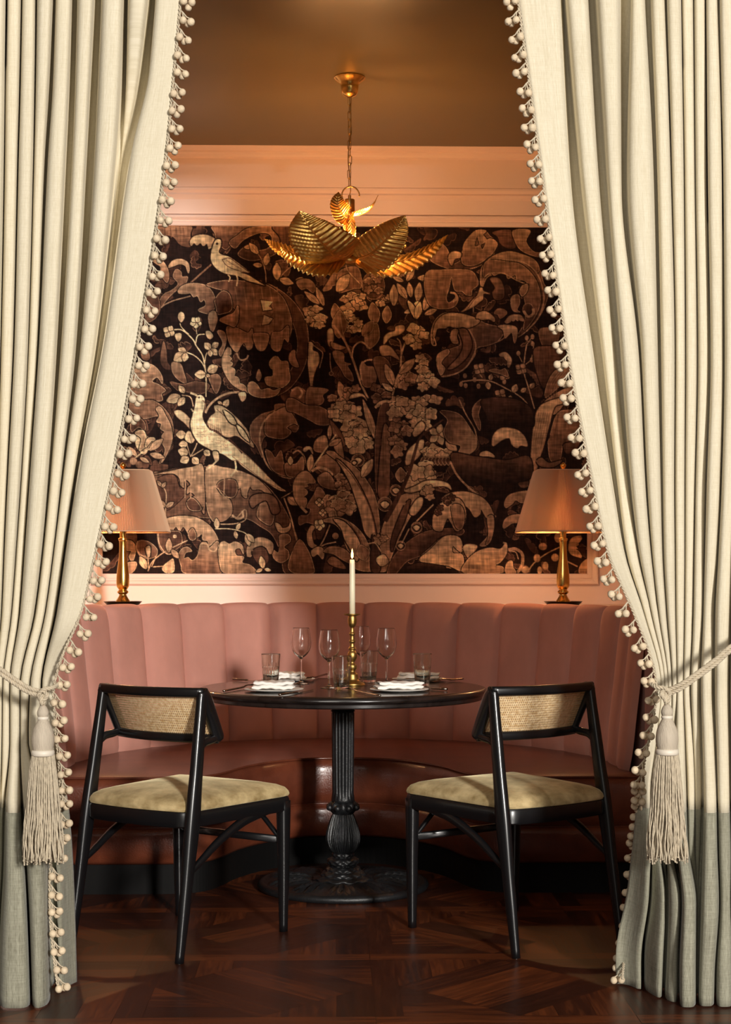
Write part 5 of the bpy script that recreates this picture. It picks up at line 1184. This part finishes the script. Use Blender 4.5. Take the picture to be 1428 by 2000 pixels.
# values: fold start, fold end pairs; seven folds in view and the ones that run on past the frame
rowsL = {
 0:    g(-130, -96, -95, -62, -60, -24, -22, 12, 13, 41, 43, 70, 72, 103, 108, 141, 151, 185, 197, 243, 249, 291, 302, 352),
 150:  g(-130, -97, -96, -63, -61, -26, -24, 10, 11, 38, 40, 68, 70, 96, 103, 136, 147, 177, 191, 238, 246, 270, 288, 338),
 300:  g(-130, -98, -97, -64, -62, -28, -26, 8, 10, 34, 36, 65, 67, 87, 93, 129, 141, 169, 184, 228, 236, 237, 252, 324),
 660:  g(-130, -100, -99, -68, -66, -34, -31, 1, 3, 26, 28, 55, 57, 73, 76, 112, 120, 149, 158, 189, 194, 194.5, 201, 270),
 900:  g(-130, -104, -103, -74, -72, -42, -40, -6, -4, 15, 17, 42, 44, 58, 60, 96, 101, 123, 127, 149, 151, 152, 154, 225),
 1050: g(-130, -106, -105, -80, -78, -50, -48, -14, -12, 8, 10, 32, 34, 48, 50, 84, 87, 107, 109, 128, 129, 130, 131, 192),
 1200: g(-132, -110, -109, -86, -84, -58, -56, -26, -24, 2, 4, 21, 23, 37, 39, 66, 69, 87, 89, 107, 108, 109, 110, 156),
 1345: g(-130, -110, -109, -90, -88, -66, -64, -36, -34, -10, -9, 4, 6, 18, 20, 38, 40, 57, 59, 79, 80, 81, 82, 104),
 1450: g(-132, -110, -109, -90, -88, -66, -64, -36, -34, -12, -10, 3, 5, 18, 20, 38, 40, 54, 56, 78, 79, 80, 82, 112),
 1590: g(-140, -116, -114, -94, -92, -70, -68, -46, -44, -26, -24, -2, 3, 6, 11, 41, 46, 94, 95, 96, 96.5, 97, 106, 134),
 1700: g(-144, -120, -118, -96, -94, -72, -70, -50, -48, -28, -26, -8, -1, 3, 8, 50, 52, 95, 96, 97, 97.5, 98, 110, 142),
 1800: g(-146, -122, -120, -98, -96, -74, -72, -52, -50, -30, -28, -10, -6, -2, 2, 56, 57, 96, 97, 98, 98.5, 99, 112, 146),
 1960: g(-150, -124, -122, -100, -98, -76, -74, -54, -52, -32, -30, -12, -10, -6, -4, 62, 62.5, 100, 100.5, 101, 101.5, 102, 115, 150)}
CL, fL, bL, secL, pyL = make_curtain('left cream linen curtain with grey hem border and bead fringe, tied back', rowsL, 1, frontL, -10)
rowsR = {
 0:    g(1013, 1100, 1103, 1151, 1163, 1213, 1232, 1261, 1271, 1300, 1302, 1331, 1332, 1354, 1356, 1378, 1379, 1403, 1405, 1434, 1436, 1470, 1472, 1510, 1512, 1555),
 350:  g(1061, 1117, 1135, 1171, 1186, 1215, 1223, 1279, 1284, 1311, 1313, 1336, 1338, 1357, 1359, 1381, 1382, 1411, 1412, 1440, 1442, 1474, 1476, 1512, 1514, 1555),
 700:  g(1112, 1162, 1178, 1203, 1212, 1250, 1252, 1286, 1291, 1318, 1320, 1338, 1340, 1361, 1364, 1384, 1388, 1413, 1415, 1442, 1444, 1475, 1477, 1512, 1514, 1555),
 950:  g(1160, 1199, 1207, 1228, 1232, 1262, 1264, 1291, 1295, 1317, 1319, 1337, 1339, 1357, 1359, 1378, 1380, 1407, 1409, 1438, 1440, 1474, 1476, 1512, 1514, 1555),
 1080: g(1189, 1221, 1224, 1246, 1248, 1272, 1274, 1294, 1297, 1318, 1320, 1337, 1339, 1355, 1357, 1375, 1377, 1401, 1403, 1432, 1434, 1472, 1474, 1512, 1514, 1555),
 1200: g(1240, 1258, 1259, 1272, 1273, 1286, 1287, 1301, 1304, 1319, 1321, 1336, 1338, 1353, 1355, 1372, 1374, 1394, 1397, 1427, 1429, 1468, 1470, 1510, 1512, 1553),
 1345: g(1284, 1291, 1292, 1298, 1299, 1305, 1306, 1312, 1314, 1322, 1323, 1334, 1336, 1348, 1350, 1366, 1369, 1392, 1396, 1424, 1426, 1464, 1466, 1506, 1508, 1550),
 1450: g(1268, 1282, 1283, 1293, 1294, 1302, 1303, 1310, 1311, 1319, 1320, 1337, 1340, 1353, 1354, 1368, 1372, 1396, 1399, 1425, 1428, 1462, 1464, 1508, 1510, 1550),
 1560: g(1247, 1270, 1272, 1287, 1288, 1297, 1299, 1306, 1307, 1316, 1317, 1340, 1344, 1357, 1358, 1370, 1375, 1400, 1402, 1426, 1430, 1460, 1462, 1508, 1510, 1556),
 1660: g(1237, 1272, 1274, 1288, 1289, 1299, 1302, 1312, 1313, 1320, 1322, 1344, 1345, 1357, 1358, 1367, 1373, 1402, 1404, 1429, 1432, 1462, 1464, 1510, 1512, 1558),
 1760: g(1226, 1270, 1272, 1301, 1301.5, 1302, 1306, 1329, 1329.5, 1330, 1332, 1361, 1361.5, 1362, 1362.5, 1363, 1369, 1405, 1407, 1430, 1433, 1464, 1466, 1512, 1514, 1560),
 1900: g(1203, 1256, 1257, 1296, 1296.5, 1297, 1301, 1324, 1324.5, 1325, 1327, 1360, 1360.5, 1361, 1361.5, 1362, 1365, 1397, 1399, 1432, 1435, 1466, 1468, 1514, 1516, 1562),
 1960: g(1204, 1256, 1257, 1294, 1294.5, 1295, 1298, 1324, 1324.5, 1325, 1327, 1360, 1360.5, 1361, 1361.5, 1362, 1364, 1396, 1398, 1433, 1436, 1466, 1468, 1514, 1516, 1562)}
CR, fR, bR, secR, pyR = make_curtain('right cream linen curtain with grey hem border and bead fringe, tied back', rowsR, -1, frontR, 1430)

def fringe(cur, base, path, sgn, pitch=35.2):
    "path: (px, py, D) along the hem; clusters of covered beads hang from it on short cords"
    P = [Vector(v) for v in cr([(PX(x, D).x, PX(x, D).y, EYE-(y-1125)/F*D) for x, y, D in path], 10)]
    P = [p-base for p in P]; cum = [0]
    for a, b in zip(P, P[1:]): cum.append(cum[-1]+(b-a).length)
    Ltot = cum[-1]; step = pitch*4.4/F; n = int(Ltot/step); r = random.Random(3)
    def at(s):
        k = 0; s = max(0, min(s, Ltot-1e-5))
        import bisect
        k = min(bisect.bisect_right(cum, s)-1, len(P)-2); return P[k].lerp(P[k+1], (s-cum[k])/(cum[k+1]-cum[k]))
    mb = MB()
    for q in (0, math.pi):
        pts = []; m = int(Ltot/.006)
        for i in range(m+1):
            s = Ltot*i/m; p = at(s); a = s*2*math.pi/.022+q; pts.append(p+Vector((math.cos(a)*.0028, math.sin(a)*.0028, 0)))
        mb.add(tube(pts, .0023, 5))
    beads = []
    for k in range(n):
        s = step*(k+.35)+r.uniform(-.003, .003); p = at(s)
        sw = r.uniform(-.004, .004); fl = r.random() < .5
        c1 = p+Vector((sgn*(.006+sw), -.010, -.032+r.uniform(-.004, .004))); c2 = p+Vector((sgn*(.028+sw*.6), -.004+r.uniform(-.006, .004), -.030+r.uniform(-.006, .005))); c3 = p+Vector((sgn*(.017+sw), .008, -.038+r.uniform(-.004, .004)))
        j = p+Vector((sgn*.008, -.004, -.008))
        for c in (c1, c2, c3): mb.add(tube([p, j, (j+c)/2+Vector((0, -.001, 0)), c+Vector((0, 0, .008))], [.0026, .0024, .0018, .002], 6))
        beads.append((k, c1, c2, c3))
    fr_ = mb.build('bead_fringe', M['cord'], cur)
    def bead(c, R_): 
        g1 = grid(lambda u, v: (c[0]+R_*(1+.03*math.cos(2*math.pi*u*8))*math.sin(math.pi*(v*.996+.002)), 0, 0), 1, 1)
        return grid(lambda u, v: (R_*(1+.025*math.cos(2*math.pi*u*9))*math.sin(math.pi*(v*.99+.005))*math.cos(2*math.pi*u), R_*(1+.025*math.cos(2*math.pi*u*9))*math.sin(math.pi*(v*.99+.005))*math.sin(2*math.pi*u), -R_*1.06*math.cos(math.pi*v)+(.0018 if v < .08 else 0)), 18, 10, True)
    me = bead((0, 0, 0), .0102); proto = None; cnt = 0; rest = MB()
    for k, c1, c2, c3 in beads:
        z = c1.z
        for c in (c1, c2):
            if z < 2.80 and cnt < 100:
                if proto is None: proto = mk('pompom', *me, M['bead'], fr_); o = proto
                else: o = proto.copy(); COL.objects.link(o); o.parent = fr_
                o.location = c; o.rotation_euler = (r.uniform(-.5, .5), r.uniform(-.5, .5), r.random()*6); s_ = r.uniform(.94, 1.06); o.scale = (s_, s_, s_); cnt += 1
            else: rest.add(([Vector(v)+c for v in me[0]], me[1]))
        rest.add(([Vector(v)*.95+c3 for v in me[0]], me[1]))
    tag(rest.build('pompoms', M['bead'], fr_), kind='stuff')
eL = [(fL(y)[-1]+1, y, frontL(fL(y)[-1], y)-.004) for y in (-280, -140, 0, 150, 300, 480, 660, 780, 900, 1000, 1100, 1200, 1280, 1345)]
fringe(CL, bL, eL+[(107, 1395, 4.33), (110, 1440, 4.34), (115, 1490, 4.36), (118, 1560, 4.40), (110, 1640, 4.40), (99, 1690, 4.38), (97, 1760, 4.36), (102, 1840, 4.34), (109, 1900, 4.32), (114, 1932, 4.31)], 1)
eR = [(fR(y)[0]-1, y, frontR(fR(y)[0], y)-.004) for y in (-280, -140, 0, 150, 350, 520, 700, 830, 950, 1080, 1150, 1200, 1280, 1345, 1400, 1450, 1500)]+[(1257, 1560, 4.50)]
fringe(CR, bR, eR+[(1246, 1640, 4.66), (1240, 1720, 4.67), (1232, 1790, 4.67), (1222, 1850, 4.62), (1217, 1895, 4.52), (1216, 1912, 4.49)], -1)

def rope(path, rad=.0055, strands=3, pitch=.028):
    P = [Vector(p) for p in cr(path, 16)]; L = 0; out = MB(); pts = [[] for _ in range(strands)]
    for i, p in enumerate(P):
        if i: L += (P[i]-P[i-1]).length
        tn = (P[min(i+1, len(P)-1)]-P[max(i-1, 0)]).normalized(); u = tn.cross(Vector((0, 1, 0.01))).normalized(); w = tn.cross(u)
        for k in range(strands):
            a = L/pitch*2*math.pi+k*2*math.pi/strands; pts[k].append(p+(u*math.cos(a)+w*math.sin(a))*rad*.55)
    for q in pts: out.add(tube(q, rad*.62, 7))
    return out.v, out.f
def tieback(label, node, cords, tas, sgn):
    D = 4.255
    nx, ny = node; base = PX(nx, D, EYE-(ny-1125)/F*D)
    t = thing('tieback', label, 'curtain tieback', base, 0, 'corded tassel tiebacks')
    L = lambda x, y, d: (PX(x, d, EYE-(y-1125)/F*d)-base)
    mb = MB()
    for off in (0, 9):
        mb.add(rope([L(x, y+off, d) for x, y, d in cords]))
    # short doubled loop at the knot and the cords that carry the tassel
    mb.add(rope([L(nx-sgn*2, ny-4, D-.012), L(nx+sgn*6, ny+6, D-.02), L(nx-sgn*4, ny+16, D-.018), L(nx-sgn*10, ny+4, D-.014), L(nx, ny-6, D-.018), L(nx+sgn*16, ny-8, D-.01), L(nx+sgn*26, ny-14, D+.01)]))
    mb.add(rope([L(nx, ny+4, D-.015), L(tas[0]+2, ny+16, D-.016), L(tas[0], tas[1]-2, D-.012)]))
    mb.add(rope([L(nx-5, ny+4, D-.018), L(tas[0]-4, ny+16, D-.02), L(tas[0]-1, tas[1]-2, D-.018)]))
    mb.build('cord', M['cord'], t)
    c = L(tas[0], tas[1], D-.012); s = D/F; q = MB()
    ts = bpy.data.objects.new('tassel', None); COL.objects.link(ts); ts.parent = t; ts.location = c; ts.empty_display_size = .03
    H = [0, 20, 25, 36, 52, 72, 82]
    pr = [(0, 2), (5, 0), (9, -6), (11.5, -13), (11, -19), (9.5, -22)]
    mk('knot', *lathe([(r*s, z*s) for r, z in cr(pr, 4)], 32), M['tasselhead'], ts)
    mk('neck_band', *lathe([(r*s, z*s) for r, z in [(9, -21), (11, -22), (11.5, -24.5), (11, -27), (9.5, -28)]], 32), M['band'], ts)
    pr = [(9.5, -27), (13, -34), (18.5, -46), (21.5, -60), (21.8, -72), (20, -84), (19, -89)]
    mk('bulb', *lathe([(r*s, z*s) for r, z in cr(pr, 5)], 40), M['tasselhead'], ts)
    mk('skirt_band', *lathe([(r*s, z*s) for r, z in [(18, -86), (21.5, -87), (22.5, -91), (22.3, -96), (20, -98)]], 40), M['band'], ts)
    rn = random.Random(9); fr_ = MB(); n = 120; zt, zb = -95*s, -298*s
    for k in range(n):
        a = 2*math.pi*k/n*3+rn.random()*.1; lay = (k % 3); r0 = (21-3.2*lay)*s; r1 = (38-6*lay+rn.uniform(-3, 3))*s; pts = []; ph = rn.random()*6; ph2 = rn.random()*6; ln_ = rn.uniform(-8, 6)*s
        for i in range(26):
            f = i/25; r = r0+(r1-r0)*f**.8; wob = .0028*f*(.3+f)
            pts.append(((r*math.cos(a))+wob*math.sin(f*13+ph), r*math.sin(a)*.75+wob*math.cos(f*11+ph2), zt+(zb+ln_-zt)*f))
        fr_.add(tube(pts, [(.0021+.0005*math.sin(i*2.6+ph)) for i in range(26)], 5))
        x, y, z = pts[-1]; fr_.add(sphere((x, y, z-.001), .0028, 6, 4))
    fr_.build('fringe', M['cord'], ts)
    return t
tieback('beige corded tassel tieback on the left curtain', (86, 1352), [(92, 1352, 4.265), (60, 1345, 4.24), (30, 1327, 4.235), (0, 1306, 4.235), (-50, 1272, 4.24), (-100, 1240, 4.27), (-150, 1212, 4.40), (-175, 1200, 4.60)], (84, 1378), 1)
tieback('beige corded tassel tieback on the right curtain', (1298, 1350), [(1292, 1352, 4.265), (1330, 1336, 4.24), (1365, 1312, 4.235), (1400, 1286, 4.235), (1428, 1262, 4.235), (1490, 1226, 4.24), (1570, 1190, 4.36), (1610, 1172, 4.60)], (1303, 1376), -1)
rail = tag(mk('curtain_rail', *tube([(-1.35, 4.36, 3.205), (1.5, 4.36, 3.205)], .014, 16), M['oldbrass']), 'brass curtain rail along the ceiling over both curtains', 'curtain rail')
